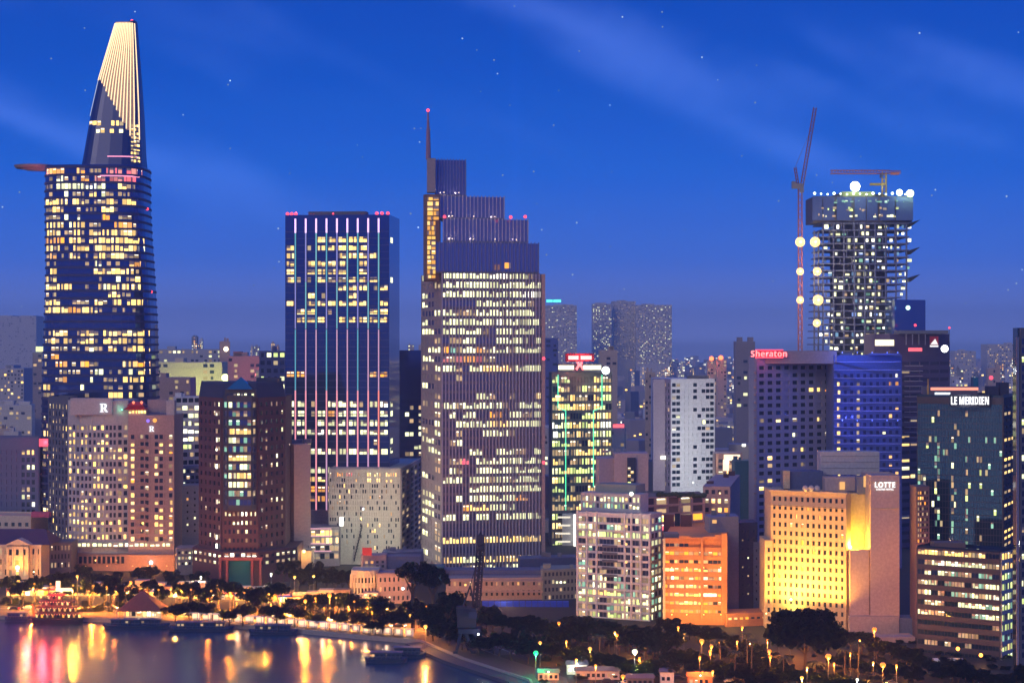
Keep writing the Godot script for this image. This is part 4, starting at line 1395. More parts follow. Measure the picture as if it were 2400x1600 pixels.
	omni(b, p2 + Vector3(0.9, 1.0, 1.0), Color(1.0, 0.62, 0.04), 420.0, 0.3)

# ---------- the low office with the white grid ----------
func grid_office() -> void:
	var d := 786.0
	var px := d / FOCAL
	rng.seed = 131
	var pts := chain(1355, 1524, 1550, d, 26)
	var b := building("white_grid_office", "mid-rise office with a white concrete window grid, half its rooms lit", pts, "office")
	var map := ["d.wd..d.wd", "wwd.gwd..w", "eeweeewewe", ".dd..d....", "dg......dd", "d.......d.", "gd...d..d.", "dw.d..d.g.", "d.ww.g..dd", "gdWw.eg.dd", "weyyeeggdw", "eed.dewwew", "dd..gde.wd", "dde.eewdde"]
	mass(b, pts, 0.0, up(1205, d), mats["grey wall"], [win(1222, 17.3, 14, d, 20, 0.86, 12.0, {"map": map, "dark": mats["dark glass"], "proud": 0.7, "inset": [0.2, 0.2], "frame": mats["white wall"], "piers": false}), win(1222, 17.3, 14, d, 3, 0.8, 12.0, {"bag": "d.wg", "frame": mats["pale grey wall"]})])
	var o := Vector2(b.position.x, b.position.z)
	var a := Vector3(pts[0].x - o.x, 0, pts[0].y - o.y)
	var e := Vector3(pts[1].x - o.x, 0, pts[1].y - o.y)
	var u := (e - a).normalized()
	for f in [0.0, 0.135, 0.27, 0.66, 0.75, 0.88, 1.0]:
		var s := Shape.new()
		s.box(a.lerp(e, f) + Vector3(0, up(1205, d) / 2, 0) + u.cross(Vector3.UP) * 0.5, Vector3(0.75, up(1205, d) + 0.5, 1.1), u)
		part(b, "white_pier", s, mats["white wall"])
	for k in 5:
		slab(b, "balcony_box", 1412, 1466, 1283 + 17.3 * k, 1278 + 17.3 * k, d + 5.6, 3.0, mats["slate wall"])
	# set-back upper storeys
	mass(b, chain(1362, 1502, 1520, d + 8, 26), up(1205, d), up(1162, d), mats["pale grey wall"], [win(1176, 16.0, 2, d, 16, 0.7, 11.0, {"map": ["dwdw.wwdgwewd.ww", "geeg.dgwgege.dww"], "dark": mats["dark glass"]}), null], {"called": "upper_storeys"})
	mass(b, chain(1395, 1490, 1512, d + 13, 26), up(1162, d), up(1142, d), mats["green grey"], [], {"called": "roof_house"})
	for i in 4:
		bulb(b, "balcony_lamp", local(b, 1468, [1233, 1275, 1317, 1170][i], d - 2.0), 0.55, glow("balcony globe", Color(1.0, 0.6, 0.2), 1.6 if i < 3 else 5.0))
	bulb(b, "roof_lamp", local(b, 1480, 1157, d + 2.0), 0.8, glow("pale green lamp", Color(0.8, 1.0, 0.7), 6.0))
	omni(b, local(b, 1480, 1154, d - 1.0), Color(0.8, 1.0, 0.7), 20.0)
	omni(b, local(b, 1535, 1160, d - 3.0), Color(1.0, 0.55, 0.3), 30.0)

func red_frame_block() -> void:
	var d := 830.0
	rng.seed = 141
	var r := block("red_frame_block", "brown block with a pink concrete frame and brick infill behind the grid office", 1500, 1504, 1650, d, 62, 1166, "brown wall", null, win(1176, 20.5, 4, d, 5, 0.84, 15, {"map": [".d#d.", ".d#d.", "wYddo", ".r##o"], "dark": mats["brown glass"], "frame": mats["pink frame"], "proud": 0.8}), {"deep": 20.0})
	var b: Node3D = r[0]
	slab(b, "brick_panel", 1556, 1580, 1250, 1206, 827.0, 1.2, mats["brick red"])
	slab(b, "brick_panel", 1596, 1622, 1250, 1206, 827.0, 1.2, mats["brick red"])
	slab(b, "dark_slot", 1582, 1594, 1250, 1203, 828.4, 0.3, mats["black glass"])
	for k in 14:
		var s := Shape.new()
		s.ball(local(b, 1545 + 8.0 * k, 1160 + rng.randf_range(-3, 2), 834.0), Vector3(rng.randf_range(1, 2), rng.randf_range(0.7, 1.4), 1.2), 4, 6)
		part(b, "roof_planting", s, mats["dark leaf"])
	omni(b, local(b, 1590, 1190, 816.0), Color(1.0, 0.4, 0.15), 60.0)
	var r2 := block("orange_corner_house", "small brown and red house top with amber lit windows above the red-framed block", 1648, 1712, 1735, 850.0, 10, 1140, "pink stone", win(1153, 21, 3, 850.0, 4, 0.55, 10, {"map": ["....", "dYYd", ".yyo"], "dark": mats["black glass"]}), null, {"kit": 3, "kit_wall": "brick red", "kit_size": 3.0})
	omni(r2[0], local(r2[0], 1680, 1165, 840.0), Color(1.0, 0.4, 0.12), 25.0)

func orange_block() -> void:
	var d := 776.0
	rng.seed = 151
	var map := ["..d..#######", "oodoododdood", "o.o..o.od...", "ywoowooyyddw", "oWydowooWdow", "oyyyyyyyo.d.", "ooYYYYYyWWWo", "ooyyyyyyod.o", "ooooooooooo.", "wWoywwdo..d."]
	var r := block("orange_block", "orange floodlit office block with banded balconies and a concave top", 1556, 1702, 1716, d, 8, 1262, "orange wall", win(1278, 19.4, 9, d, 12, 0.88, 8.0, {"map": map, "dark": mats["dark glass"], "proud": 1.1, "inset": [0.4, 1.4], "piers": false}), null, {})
	var b: Node3D = r[0]
	slab(b, "side_tower", 1692, 1705, 1460, 1250, d - 2.2, 3.0, mats["orange wall"])
	slab(b, "pier", 1643, 1648, 1455, 1262, d - 1.4, 1.2, mats["orange wall"])
	slab(b, "corner_pier", 1554, 1560, 1462, 1262, d + 0.4, 1.6, mats["cream wall"])
	for g in [[1592, 1618, 1256], [1618, 1648, 1259], [1648, 1676, 1257], [1676, 1693, 1253]]:
		slab(b, "parapet", g[0], g[1], 1263, g[2], d - 1.2, 1.0, mats["orange wall"])
	slab(b, "roof_house", 1558, 1592, 1262, 1250, d + 5, 8.0, mats["slate wall"])
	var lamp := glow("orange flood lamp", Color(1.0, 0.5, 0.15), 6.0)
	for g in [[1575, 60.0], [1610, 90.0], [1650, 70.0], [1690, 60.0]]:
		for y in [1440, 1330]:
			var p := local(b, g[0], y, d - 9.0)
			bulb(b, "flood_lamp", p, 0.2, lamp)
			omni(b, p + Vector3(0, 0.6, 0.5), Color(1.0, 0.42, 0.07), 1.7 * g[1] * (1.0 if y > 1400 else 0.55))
	block("grey_blank_block", "plain blue-grey blank tower wall standing behind the orange block", 1660, 1664, 1732, 800.0, 70, 1212, "blank grey", null, null, {"deep": 14.0, "kit": 2, "kit_size": 3.0, "kit_wall": "slate wall"})
	sign_board(get_node("grey_blank_block"), 1675, 1222, 799.0, 10, 8, glow("amber sign light", Color(1.0, 0.5, 0.16), 1.0), "lit_sign")
	block("dark_violet_block", "dark violet tower block with three tiny lit windows, left of the golden hotel", 1728, 1732, 1775, 820.0, 70, 1225, "dark violet", null, win(1245, 21.0, 8, 820.0, 3, 0.3, 4, {"map": ["...", "d..", "...", ".w.", "d..", ".d.", "...", ".d."]}), {"deep": 14.0})
	block("grey_infill_block", "narrow grey block wedged between the dark violet block and the golden hotel", 1764, 1766, 1800, 822.0, 70, 1270, "grey wall", null, win(1290, 19.0, 7, 822.0, 3, 0.35, 6, {"bag": "....w", "dark": mats["black glass"]}), {"deep": 12.0})
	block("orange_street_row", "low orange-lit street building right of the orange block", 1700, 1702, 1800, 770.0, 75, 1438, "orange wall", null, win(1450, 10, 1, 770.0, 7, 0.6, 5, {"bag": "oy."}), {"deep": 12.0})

# ---------- dark glass towers at the right edge ----------
func dark_glass_hotel() -> void:
	var d := 752.0
	var px := d / FOCAL
	rng.seed = 161
	var map := []
	for k in 34:
		var line := ""
		for i in 30:
			var p := 0.03
			if i in [6, 7, 12, 13, 17, 22]: p = 0.42
			if i < 3 and k > 9: p = 0.5
			if k < 5: p *= 0.25
			line += "gdgdgedw"[rng.randi() % 8] if rng.randf() < p else "."
		map.append(line)
	var side := []
	for k in 34:
		side.append("yy" if k in [5, 8, 10, 15, 19, 20, 27] else ("d." if k % 4 == 1 else ".."))
	var pts := chain(2150, 2352, 2386, d, 24)
	var b := building("dark_glass_hotel", "near-black glass hotel with a glowing white rooftop name sign", pts, "hotel")
	mass(b, pts, 0.0, up(932, d), mats["black glass"], [win(955, 15.4, 34, d, 30, 0.86, 13.5, {"map": map, "dark": mats["teal dark"], "proud": 0.12, "frame": mats["dark wall"], "inset": [0.3, 0.3]}), win(955, 15.4, 34, d, 4, 0.86, 7, {"map": side, "dark": mats["black glass"], "frame": mats["dark wall"]})], {"called": "glass_body", "parapet": 1.0})
	slab(b, "roof_house", 2172, 2292, 925, 906, d + 16, 10.0, mats["slate wall"])
	var bar := Shape.new()
	bar.box(local(b, 2238, 911, d + 10), Vector3(112 * px, 1.1, 0.8))
	part(b, "light_bar", bar, glow("coral bar light", Color(1.0, 0.3, 0.2), 1.5))
	sign_board(b, 2210, 922, d + 8, 36, 5, glow("cold bar light", Color(0.75, 0.85, 1.0), 1.6), "lit_sign")
	slab(b, "roof_plant", 2318, 2342, 925, 905, d + 12, 6.0, mats["slate roof"])
	slab(b, "roof_plant", 2344, 2366, 930, 896, d + 14, 6.0, mats["slate roof"])
	slab(b, "roof_plant", 2282, 2294, 908, 884, d + 18, 4.0, mats["teal glass"])
	sign_board(b, 2274, 939, d + 0.6, 94, 31, mats["black steel"], "sign_frame", 0.6)
	lettering(b, "LE MERIDIEN", local(b, 2274, 939, d + 0.1) + Vector3(0, 0, 0.2), Vector3.RIGHT, 19 * px, glow("white roof sign", Color(1.0, 0.98, 1.0), 1.6), false, 0.56)
	omni(b, local(b, 2274, 939, d - 4), Color(0.9, 0.92, 1.0), 35.0, 1.0)
	var post := Shape.new()
	post.tube(local(b, 2176, 925, d + 14), local(b, 2176, 888, d + 14), 0.35, 0.2, 5)
	part(b, "mast", post, mats["crane yellow"])
	# orange lit scaffold front between the hotels
	var r := block("signed_front", "narrow shopfront tower covered in orange and red lit signs, right of the golden hotel", 2146, 2148, 2178, 742.0, 70, 1140, "brown wall", null, win(1155, 12.5, 24, 742.0, 5, 0.7, 7, {"map": ["oo.d.", "oYo..", "do.o.", "d.d..", "d.d.d", "do.d.", "od.d.", "do...", "dd.d.", "o.d..", "rro..", "rro.d", "rrr.d", "rrr..", "rro.d", "ror..", "oyr.d", "Yyo.d", "rr.d.", "ro.d.", "d.d.d", "dw...", "wWd.d", "Ww.d."], "dark": mats["black glass"]}), {"deep": 10.0})
	omni(r[0], local(r[0], 2160, 1300, 736.0), Color(1.0, 0.25, 0.08), 60.0)

func green_office() -> void:
	var d := 690.0
	var px := d / FOCAL
	rng.seed = 171
	var map := ["yyydyyyydy##", ".dwWwWwwwwdd", ".w.wdgdd.gg.", "dww.gdd.wgww", "dw.d.gdgwdwW", ".dwd..wwwwgw", "wwdd....ggww", "...........d", "......ddd...", ".dd.d..d....", "..........W.", "............"]
	var pts := chain(2150, 2346, 2380, d, 36)
	var b := building("green_glass_office", "low dark green glass office at the waterfront street with white and yellow lit floors", pts, "office")
	mass(b, pts, 0.0, up(1295, d), mats["black glass"], [win(1305, 24.0, 11, d, 24, 0.92, 11, {"map": map, "dark": mats["teal dark"], "proud": 0.25, "frame": mats["dark wall"]}), win(1305, 24.0, 12, d, 5, 0.92, 15, {"map": ["YYYYY", "yyyyy", "eegge", "egeee", "ewwew", "eeege", "e.eee", "eeeee", "g.g.g", "eeyee", "eeeee", "eeeee"], "frame": mats["pale grey wall"], "proud": 0.5})], {"called": "glass_body", "parapet": 0.7})
	slab(b, "roof_pavilion", 2192, 2264, 1305, 1272, d + 18, 8.0, mats["brown wall"])
	for i in 9:
		pane(b, local(b, 2197 + 8 * i, 1291, d + 17.8) + Vector3(0, 0, 0.1), Vector3.RIGHT, 6.5 * px, 13 * px, pick("odoyoodyo"[i], null), 100)
	slab(b, "street_canopy", 2192, 2262, 1562, 1546, d - 16, 4.0, mats["white wall"])
	bulb(b, "porch_lamp", local(b, 2228, 1550, d - 21.0), 0.3, glow("white globe lamp", Color(0.9, 0.95, 1.0), 6.0))
	omni(b, local(b, 2228, 1548, d - 22.5), Color(0.8, 0.85, 1.0), 20.0)
	for g in [[2246, 1520], [2300, 1535]]:
		bulb(b, "wall_lamp", local(b, g[0], g[1], d - 12.0), 0.7, glow("orange wall lamp", Color(1.0, 0.35, 0.05), 5.0))
		omni(b, local(b, g[0], g[1], d - 14.0), Color(1.0, 0.4, 0.07), 40.0)
	var e := chain(2386, 2391, 2470, 640.0, 70)
	var t := building("edge_tower", "dark tower with a pale corner post cut by the picture's right edge", e, "tower")
	mass(t, e, 0.0, up(768, 640.0), mats["black glass"], [null, win(800, 21.0, 36, 640.0, 8, 0.7, 13, {"bag": "...d.gw..e", "dark": mats["deep blue glass"], "frame": mats["slate wall"]})], {"deep": 6.0})
	slab(t, "corner_post", 2385, 2390, 1590, 790, 639.0, 1.2, mats["blue grey wall"])

# ---------- middle ground ----------
func middle_blocks() -> void:
	rng.seed = 181
	# left edge
	var r := block("blue_grey_block", "blue-grey block at the left edge with a three-column window strip and red sign", -60, 90, 118, 1020.0, 6, 1028, "blue grey wall", win(1060, 17.4, 9, 1020.0, 12, 0.62, 10.5, {"map": ["#########yyy", "#########...", "#########.ww", "#########...", "#########...", "#########dd.", "#########wd.", "#########..W", "#########..."], "dark": mats["black glass"], "inset": [0.2, 1.5], "proud": 0.4}), win(1060, 35.0, 5, 1020.0, 1, 0.9, 30, {"dark": mats["deep blue glass"], "frame": mats["blue grey wall"]}), {"parapet": 0.8})
	var b: Node3D = r[0]
	var sp := sign_board(b, 102, 1037, 1012.0, 22, 18, glow("red rooftop sign", Color(1.0, 0.06, 0.09), 2.4), "lit_sign")
	omni(b, sp + Vector3(0, 0, 4), Color(1.0, 0.06, 0.1), 120.0, 1.0)
	var hall := block("cream_hall", "low cream building with a row of small arched windows at the left edge", -60, 72, 112, 985.0, 8, 1212, "cream wall", win(1229, 10, 1, 985.0, 8, 0.5, 9, {"dark": mats["black glass"]}), null, {"parapet": 0.7})
	slab(hall[0], "red_awning", 72, 114, 1212, 1200, 980.0, 5.0, mats["awning pink"])
	roofed_hall()
	# pale building behind the hotel and the light blue block below it
	block("white_ribbon_office", "white office with ribbon windows between the curved hotel and the red-brown tower", 405, 409, 470, 1010.0, 70, 930, "white wall", null, win(938, 18.2, 10, 1010.0, 4, 0.82, 10, {"map": ["....", "dwdw", "..ww", "wwww", "WWWW", "WWwd", ".ee.", "..d.", "....", "bd.."], "dark": mats["black glass"], "frame": mats["white wall"]}), {"deep": 16.0, "kit": 2, "kit_size": 3.0})
	block("pale_blue_block", "small pale blue block with gabled top and a few dark windows beside the curved hotel", 408, 411, 466, 985.0, 70, 1138, "pale blue wall", null, win(1155, 15.0, 7, 985.0, 3, 0.25, 5, {"map": ["...", "oo.", "...", "...", "..w", ".w.", "w.."], "dark": mats["black glass"]}), {"deep": 14.0})
	block("teal_low_block", "low block with green-white lit rooms just above the pale blue block", 410, 412, 468, 1000.0, 70, 1095, "blue grey wall", null, win(1104, 15.0, 3, 1000.0, 5, 0.7, 8, {"map": ["ww.d.", "g.d..", "gg..."], "dark": mats["black glass"]}), {"deep": 14.0})
	block("grey_street_house", "small grey street building at the foot of the curved hotel", 410, 413, 458, 940.0, 70, 1285, "grey wall", null, win(1295, 13, 3, 940.0, 5, 0.6, 6, {"bag": "w.d.", "dark": mats["black glass"]}), {"deep": 12.0})
	# beige slab
	var s := block("beige_slab_tower", "plain beige blank-walled slab tower beside the red-brown tower, warm at its base", 664, 688, 727, 948.0, 60, 1042, "beige wall", null, win(1285, 16, 2, 948.0, 5, 0.3, 10, {"bag": "y.d"}), {})
	roof_kit(s[0], s[1], up(1042, 948.0), 5, mats["grey wall"], 3.0)
	slab(s[0], "stone_base", 680, 729, 1345, 1290, 941.0, 14.0, mats["cream wall"])
	for x in [692, 712]:
		bulb(s[0], "wall_lamp", local(s[0], x, 1292, 938.0), 0.8, glow("warm wall lamp", Color(1.0, 0.6, 0.25), 4.0))
		omni(s[0], local(s[0], x, 1300, 936.0), Color(1.0, 0.5, 0.12), 70.0)
	bulb(s[0], "roof_lamp", local(s[0], 675, 1041, 946.0), 0.8, glow("warm roof lamp", Color(1.0, 0.8, 0.5), 5.0))
	# blue glass building
	block("navy_glass_block", "navy glass block with scattered white lit rooms, left of the finned tower", 930, 936, 992, 1090.0, 70, 826, "navy glass", null, win(940, 15.5, 9, 1090.0, 5, 0.85, 9, {"map": [".....", "..d.d", ".w..w", "..d.d", "....w", ".ww.w", ".....", "...ww", ".dd.d"], "dark": mats["deep blue glass"]}), {"deep": 20.0, "parapet": 1.2})
	# white building with the scattered windows
	var d := 985.0
	var wm := []
	for k in 17:
		var line := ""
		for i in 30:
			line += "...dy####################"[rng.randi() % 25] if rng.randf() < 0.86 else "."
		wm.append(line)
	wm[0] = "d##ooo#rrr##d###yy#ywy##yyyyy#"
	wm[1] = ".####..####y####yy##yy##y#y###"
	var w := block("white_punched_block", "white apartment block punched with small scattered dark openings", 770, 938, 986, d, 4, 1100, "lime white", win(1112, 13.2, 16, d, 30, 0.62, 8.5, {"map": wm, "dark": mats["black glass"], "proud": 0.5}), win(1112, 13.2, 16, d, 5, 0.7, 9, {"bag": "....d", "dark": mats["black glass"], "frame": mats["violet wall"], "proud": 0.6}), {"parapet": 0.6})
	var wb: Node3D = w[0]
	for k in 12:
		slab(wb, "service_pipe", 846 - 1.6 * k, 849 - 1.6 * k, 1238 + 7 * k, 1230 + 7 * k, d - 1.6, 0.4, mats["black steel"])
	sign_board(wb, 800, 1222, d - 6, 9, 22, glow("white stair lamp", Color(1.0, 0.95, 0.8), 2.4), "lit_sign")
	omni(wb, local(wb, 812, 1215, d - 26), Color(1.0, 0.9, 0.6), 170.0, 0.5)
	omni(wb, local(wb, 870, 1290, d - 28), Color(1.0, 0.92, 0.65), 260.0, 0.5)
	omni(wb, local(wb, 900, 1180, d - 30), Color(1.0, 0.92, 0.7), 200.0, 0.5)
	var y := block("yellow_podium", "low podium glowing yellow inside under pink lit edges below the strip-lit tower", 722, 726, 795, 975.0, 70, 1236, "violet wall", null, win(1250, 18, 4, 975.0, 6, 0.9, 13, {"map": ["yyYyyd", "yyyYYy", "d.d.dd", "dd.d.d"], "dark": mats["black glass"]}), {"deep": 14.0})
	for k in 4:
		slab(y[0], "edge_light", 726, 776, 1240 + 17.5 * k, 1237.5 + 17.5 * k, 972.0, 0.5, glow("rose edge light", Color(1.0, 0.5, 0.65), 0.8))
	# green lit office
	green_neon_tower()
	# beige office and white slab
	var be := block("beige_stepped_block", "plain beige stepped block with one dark window strip in mid-city", 1400, 1404, 1500, 900.0, 70, 1075, "pink beige", null, null, {"deep": 18.0})
	slab(be[0], "raised_roof", 1440, 1520, 1150, 1062, 901.0, 16.0, mats["pink beige"])
	slab(be[0], "window_strip", 1470, 1490, 1150, 1072, 899.3, 0.3, mats["dark glass"])
	for k in 6:
		pane(be[0], local(be[0], 1475 + 7.0 * (k % 2), 1098 + 8.5 * k, 899.0) + Vector3(0, 0, 0.1), Vector3.RIGHT, 1.4, 1.2, pick("dyyde."[k], mats["black glass"]), 100)
	roof_kit(be[0], be[1], up(1062, 900.0), 4, mats["grey wall"], 2.5)
	var dw := 1150.0
	var ws := block("white_slab_tower", "white slab tower with paired dark window columns and a lilac side", 1532, 1573, 1675, dw, 74, 888, "flat white", win(902, 14.6, 17, dw, 5, 0.55, 8, {"bag": "....d", "dark": mats["dark glass"], "frame": mats["lilac wall"]}), win(902, 14.6, 17, dw, 10, 0.9, 8.5, {"map": [".d###.##..", "..###.#...", "d.###.##..", "..#######.", "..###.#...", ".w####.#..", "..#####w..", "W.####..d.", "..#####...", "..#####...", "..###.##..", "..#######.", ".d###.#...", "d.###.##..", "..###.#...", "..####.#..", "..#######."], "dark": mats["black glass"], "proud": 0.4}), {"deep": 22.0})
	slab(ws[0], "roof_house", 1612, 1662, 888, 880, dw + 8, 8.0, mats["slate wall"])
	slab(ws[0], "side_wall", 1531, 1574, 1150, 889, dw + 9, 6.0, mats["lilac wall"])
	omni(ws[0], local(ws[0], 1625, 1130, dw - 40), Color(0.97, 0.97, 0.95), 1100.0, 0.6)  # unseen lights added in front to brighten the white face
	omni(ws[0], local(ws[0], 1610, 1000, dw - 55), Color(0.97, 0.97, 0.95), 1000.0, 0.6)
	bulb(ws[0], "flood_lamp", local(ws[0], 1625, 1131, dw - 39), 0.24, glow("white flood", Color(0.9, 0.95, 1.0), 7.0))
	# roofs and shops in mid-city
	block("teal_wrapped_block", "teal-wrapped block beside a glowing white shopfront in mid-city", 1722, 1724, 1768, 1000.0, 70, 1080, "teal wrap", null, null, {"deep": 12.0, "kit": 2, "kit_size": 3.0})
	var sf := block("lit_shopfront", "glowing peach shopfront between the white slab tower and the slab hotel", 1676, 1678, 1740, 1040.0, 70, 1062, "pink stone", null, win(1080, 14, 4, 1040.0, 3, 0.6, 8, {"bag": "d.y"}), {"deep": 12.0})
	sign_board(sf[0], 1716, 1072, 1036.0, 38, 14, glow("peach sign light", Color(1.0, 0.7, 0.45), 1.8), "lit_sign")
	sign_board(sf[0], 1702, 1090, 1036.0, 14, 26, glow("peach sign light", Color(1.0, 0.7, 0.45), 1.8), "lit_sign")
	omni(sf[0], local(sf[0], 1712, 1085, 1030.0), Color(1.0, 0.65, 0.35), 120.0)

func roofed_hall() -> void:   # colonial house with a pediment, floodlit orange
	var d := 928.0
	var px := d / FOCAL
	var b := thing("pediment_house", "orange floodlit colonial house with a pedimented centre and tall pilasters", "house", at(40, d))
	rng.seed = 191
	mass(b, [P(-60, d), P(96, d)], 0.0, up(1278, d), mats["cream wall"], [win(1292, 24.0, 3, d, 14, 0.42, 13, {"bag": "..d", "dark": mats["black glass"], "proud": 0.5})], {"deep": 16.0})
	mass(b, [P(14, d - 3), P(66, d - 3)], 0.0, up(1278, d), mats["cream wall"], [win(1292, 24.0, 3, d, 3, 0.45, 14, {"map": ["...", "#o#", "dYd"], "dark": mats["black glass"], "proud": 0.5})], {"deep": 3.0, "called": "centre_bay"})
	var s := Shape.new()
	var l := local(b, 10, 1277, d - 3.6)
	var r := local(b, 70, 1277, d - 3.6)
	var t := local(b, 40, 1263, d - 3.6)
	var bk := Vector3(0, 0, -8)
	s.tri(l, r, t)
	s.quad(r, r + bk, t + bk, t)
	s.quad(l + bk, l, t, t + bk)
	part(b, "pediment", s, mats["cream wall"])
	for x in [16, 28, 52, 64, 86, 94, -8, 4]:
		slab(b, "pilaster", x - 1.4, x + 1.4, 1348, 1280, d - (4.1 if x > 10 and x < 70 else 0.9), 0.5, mats["cream wall"])
	slab(b, "cornice", -60, 97, 1280, 1276.5, d - 0.9, 1.2, mats["cream wall"])
	var roof := Shape.new()
	var c := b.position
	var lo := PackedVector3Array()
	var hi := PackedVector3Array()
	for g in [[-70, 0.0, -30], [116, 0.0, 92], [116, -26.0, 92], [-70, -26.0, -30]]:
		var p := at(g[0], d + 1.0) - c
		lo.append(Vector3(p.x, up(1277, d), p.z + g[1] * 1.0))
		var q := at(g[2], d + 1.0) - c
		hi.append(Vector3(q.x, up(1245, d), -13.0))
	roof.ring(lo, hi)
	part(b, "hipped_roof", roof, mats["violet roof"])
	var fl := glow("gold flood lamp", Color(1.0, 0.75, 0.3), 10.0)
	for g in [[40, 1330, 120.0], [-20, 1340, 60.0], [78, 1340, 70.0]]:
		var p := local(b, g[0], g[1], d - 8.0)
		bulb(b, "flood_lamp", p, 1.0 if g[0] == 40 else 0.3, fl)
		omni(b, p + Vector3(0, 1.5, 0.6), Color(1.0, 0.36, 0.04), g[2], 0.4)
	# darker street house next to it
	block("dark_roofed_house", "dim two-storey house with pilasters right of the pedimented house", 96, 99, 166, 945.0, 70, 1272, "slate wall", null, win(1285, 20.0, 3, 945.0, 8, 0.45, 11, {"bag": "...d", "dark": mats["black glass"]}), {"deep": 14.0})

func green_neon_tower() -> void:
	var d := 1080.0
	var px := d / FOCAL
	rng.seed = 201
	var map := ["...####.d.", "...#..d.eY", "...Ydd....", "d..yy.d...", "dwd..eeYwy", "Ww.yyeyyWW", "Ww.dyd..we", "ee.dd...dy", "dd.d.yy.yw", "yd.dd.yeyW", "we.eeeed..", "Ye.d....dd", "ee.d....yd", "dd.ydd..dy", "..dd..d.dd", "e.y.d..ddd", "yy.e.d.dyd", "ddd.de.edw", "e.d.yd..ed", "yyeedd.e.d"]
	for k in map.size():
		var line := ""
		for i in 10:
			line += map[k][i] if map[k][i] != "." or rng.randf() < 0.25 else "dey"[rng.randi() % 3]
		map[k] = line
	var r := block("green_neon_tower", "yellow-lit office tower edged in green neon under a red roof sign", 1288, 1292, 1434, d, 70, 872, "olive wall", null, win(890, 21.4, 20, d, 20, 0.8, 14, {"map": map, "dark": mats["dark glass"], "frame": mats["olive wall"], "proud": 0.4}), {"deep": 24.0, "category": "tower"})
	var b: Node3D = r[0]
	slab(b, "roof_storey", 1308, 1412, 872, 852, d + 4, 14.0, mats["slate wall"])
	for g in [[1327, 36], [1388, 42]]:
		sign_board(b, g[0], 861, d + 2.0, g[1], 10, glow("cream roof light", Color(1.0, 0.92, 0.6), 2.2), "lit_sign")
	for g in [[1344, 24], [1374, 26]]:
		sign_board(b, g[0], 838, d + 3.0, g[1], 9, glow("hot red sign", Color(1.0, 0.3, 0.28), 3.2), "lit_sign")
	var em := Shape.new()
	for g in [-1, 1]:
		em.tube(local(b, 1359, 851, d + 1.6), local(b, 1359 + 8 * g, 866, d + 1.6), 0.6, 0.6, 5)
		em.tube(local(b, 1359 + 6 * g, 849, d + 1.6), local(b, 1359 - 3 * g, 858, d + 1.6), 0.6, 0.6, 5)
	part(b, "emblem", em, glow("red neon", Color(1.0, 0.16, 0.16), 3.2))
	slab(b, "sign_frame", 1325, 1393, 847, 828, d + 4.0, 1.0, mats["red paint"])
	omni(b, local(b, 1359, 836, d - 4), Color(1, 0.1, 0.12), 130.0, 0.8)
	bulb(b, "flood_lamp", local(b, 1420, 868, d - 3.0), 2.2, glow("white flood", Color(0.9, 0.95, 1.0), 7.0))
	omni(b, local(b, 1420, 868, d - 7.0), Color(1.0, 0.9, 0.8), 90.0)
	var gn := glow("green neon", Color(0.1, 0.95, 0.5), 1.6)
	for g in [[1308, 878, 1308, 955], [1411, 878, 1411, 955], [1308, 955, 1325, 962], [1411, 955, 1391, 962], [1326, 962, 1326, 1195], [1391, 962, 1391, 1140]]:
		var s := Shape.new()
		s.tube(local(b, g[0], g[1], d - 3.0), local(b, g[2], g[3], d - 3.0), 0.24, 0.24, 5)
		part(b, "neon_line", s, gn)
	slab(b, "white_stair", 1318, 1350, 1290, 1205, d - 3, 6.0, mats["white wall"])
	sign_board(b, 1347, 1245, d - 6, 5, 80, glow("white stair lamp", Color(1.0, 0.95, 0.8), 2.4), "stair_light")
	for k in 4:
		sign_board(b, 1322, 1212 + 19 * k, d - 6, 30, 4, glow("stair strip", Color(1.0, 0.9, 0.7), 1.0), "stair_light")

# ---------- the city behind ----------
func far_block(label: String, group: String, x0: float, x1: float, top: float, d: float, wall: Material, bag: String, pitch := 3.4, bay := 3.2, called := "distant_block") -> Node3D:
	var px := d / FOCAL
	var b := thing(called, label, "building", at((x0 + x1) / 2, d), group)
	var w := (x1 - x0) * px
	var h := up(top, d)
	var turn := rng.randf_range(-0.18, 0.18)
	var deep := rng.randf_range(0.5, 0.9) * w
	var u := Vector3(cos(turn), 0, sin(turn))
	var s := Shape.new()
	s.box(Vector3(0, h / 2, 0), Vector3(w, h, deep), u)
	for k in rng.randi_range(1, 3):
		var q := rng.randf_range(-0.32, 0.32) * w
		s.box(Vector3(q * u.x, h + 1.2, q * u.z), Vector3(w * rng.randf_range(0.12, 0.3), 2.4 + rng.randf() * 1.5, deep * 0.5), u)
	part(b, "wall", s, wall)
	var nrm := u.cross(Vector3.UP)
	var by := {}
	var ny := mini(int((h - 3.0) / pitch), 44)
	var nx := maxi(3, int((w - 1.5) / bay))
	var frame := Shape.new()
	for j in ny:
		var y := h - 2.6 - pitch * j
		frame.box(nrm * (deep / 2 + 0.12) + Vector3(0, y - pitch * 0.42, 0), Vector3(w, 0.5, 0.24), u)
		for i in nx:
			var c := bag[rng.randi() % bag.length()]
			if c == "#":
				continue
			var m := pick(c, mats["dark glass"])
			if not by.has(m):
				by[m] = Shape.new()
			var p := u * (-w / 2 + w * (i + 0.5) / nx) + nrm * (deep / 2 + 0.04) + Vector3(0, y, 0)
			var hw := w / nx * (0.32 if rng.randf() < 0.7 else 0.2)
			by[m].quad(p - u * hw - Vector3(0, pitch * 0.26, 0), p + u * hw - Vector3(0, pitch * 0.26, 0), p + u * hw + Vector3(0, pitch * 0.26, 0), p - u * hw + Vector3(0, pitch * 0.26, 0))
	if ny > 0:
		part(b, "floor_bands", frame, wall).set_meta("kind", "stuff")
	if by.size():
		many(b, "small_windows", by)
	return b

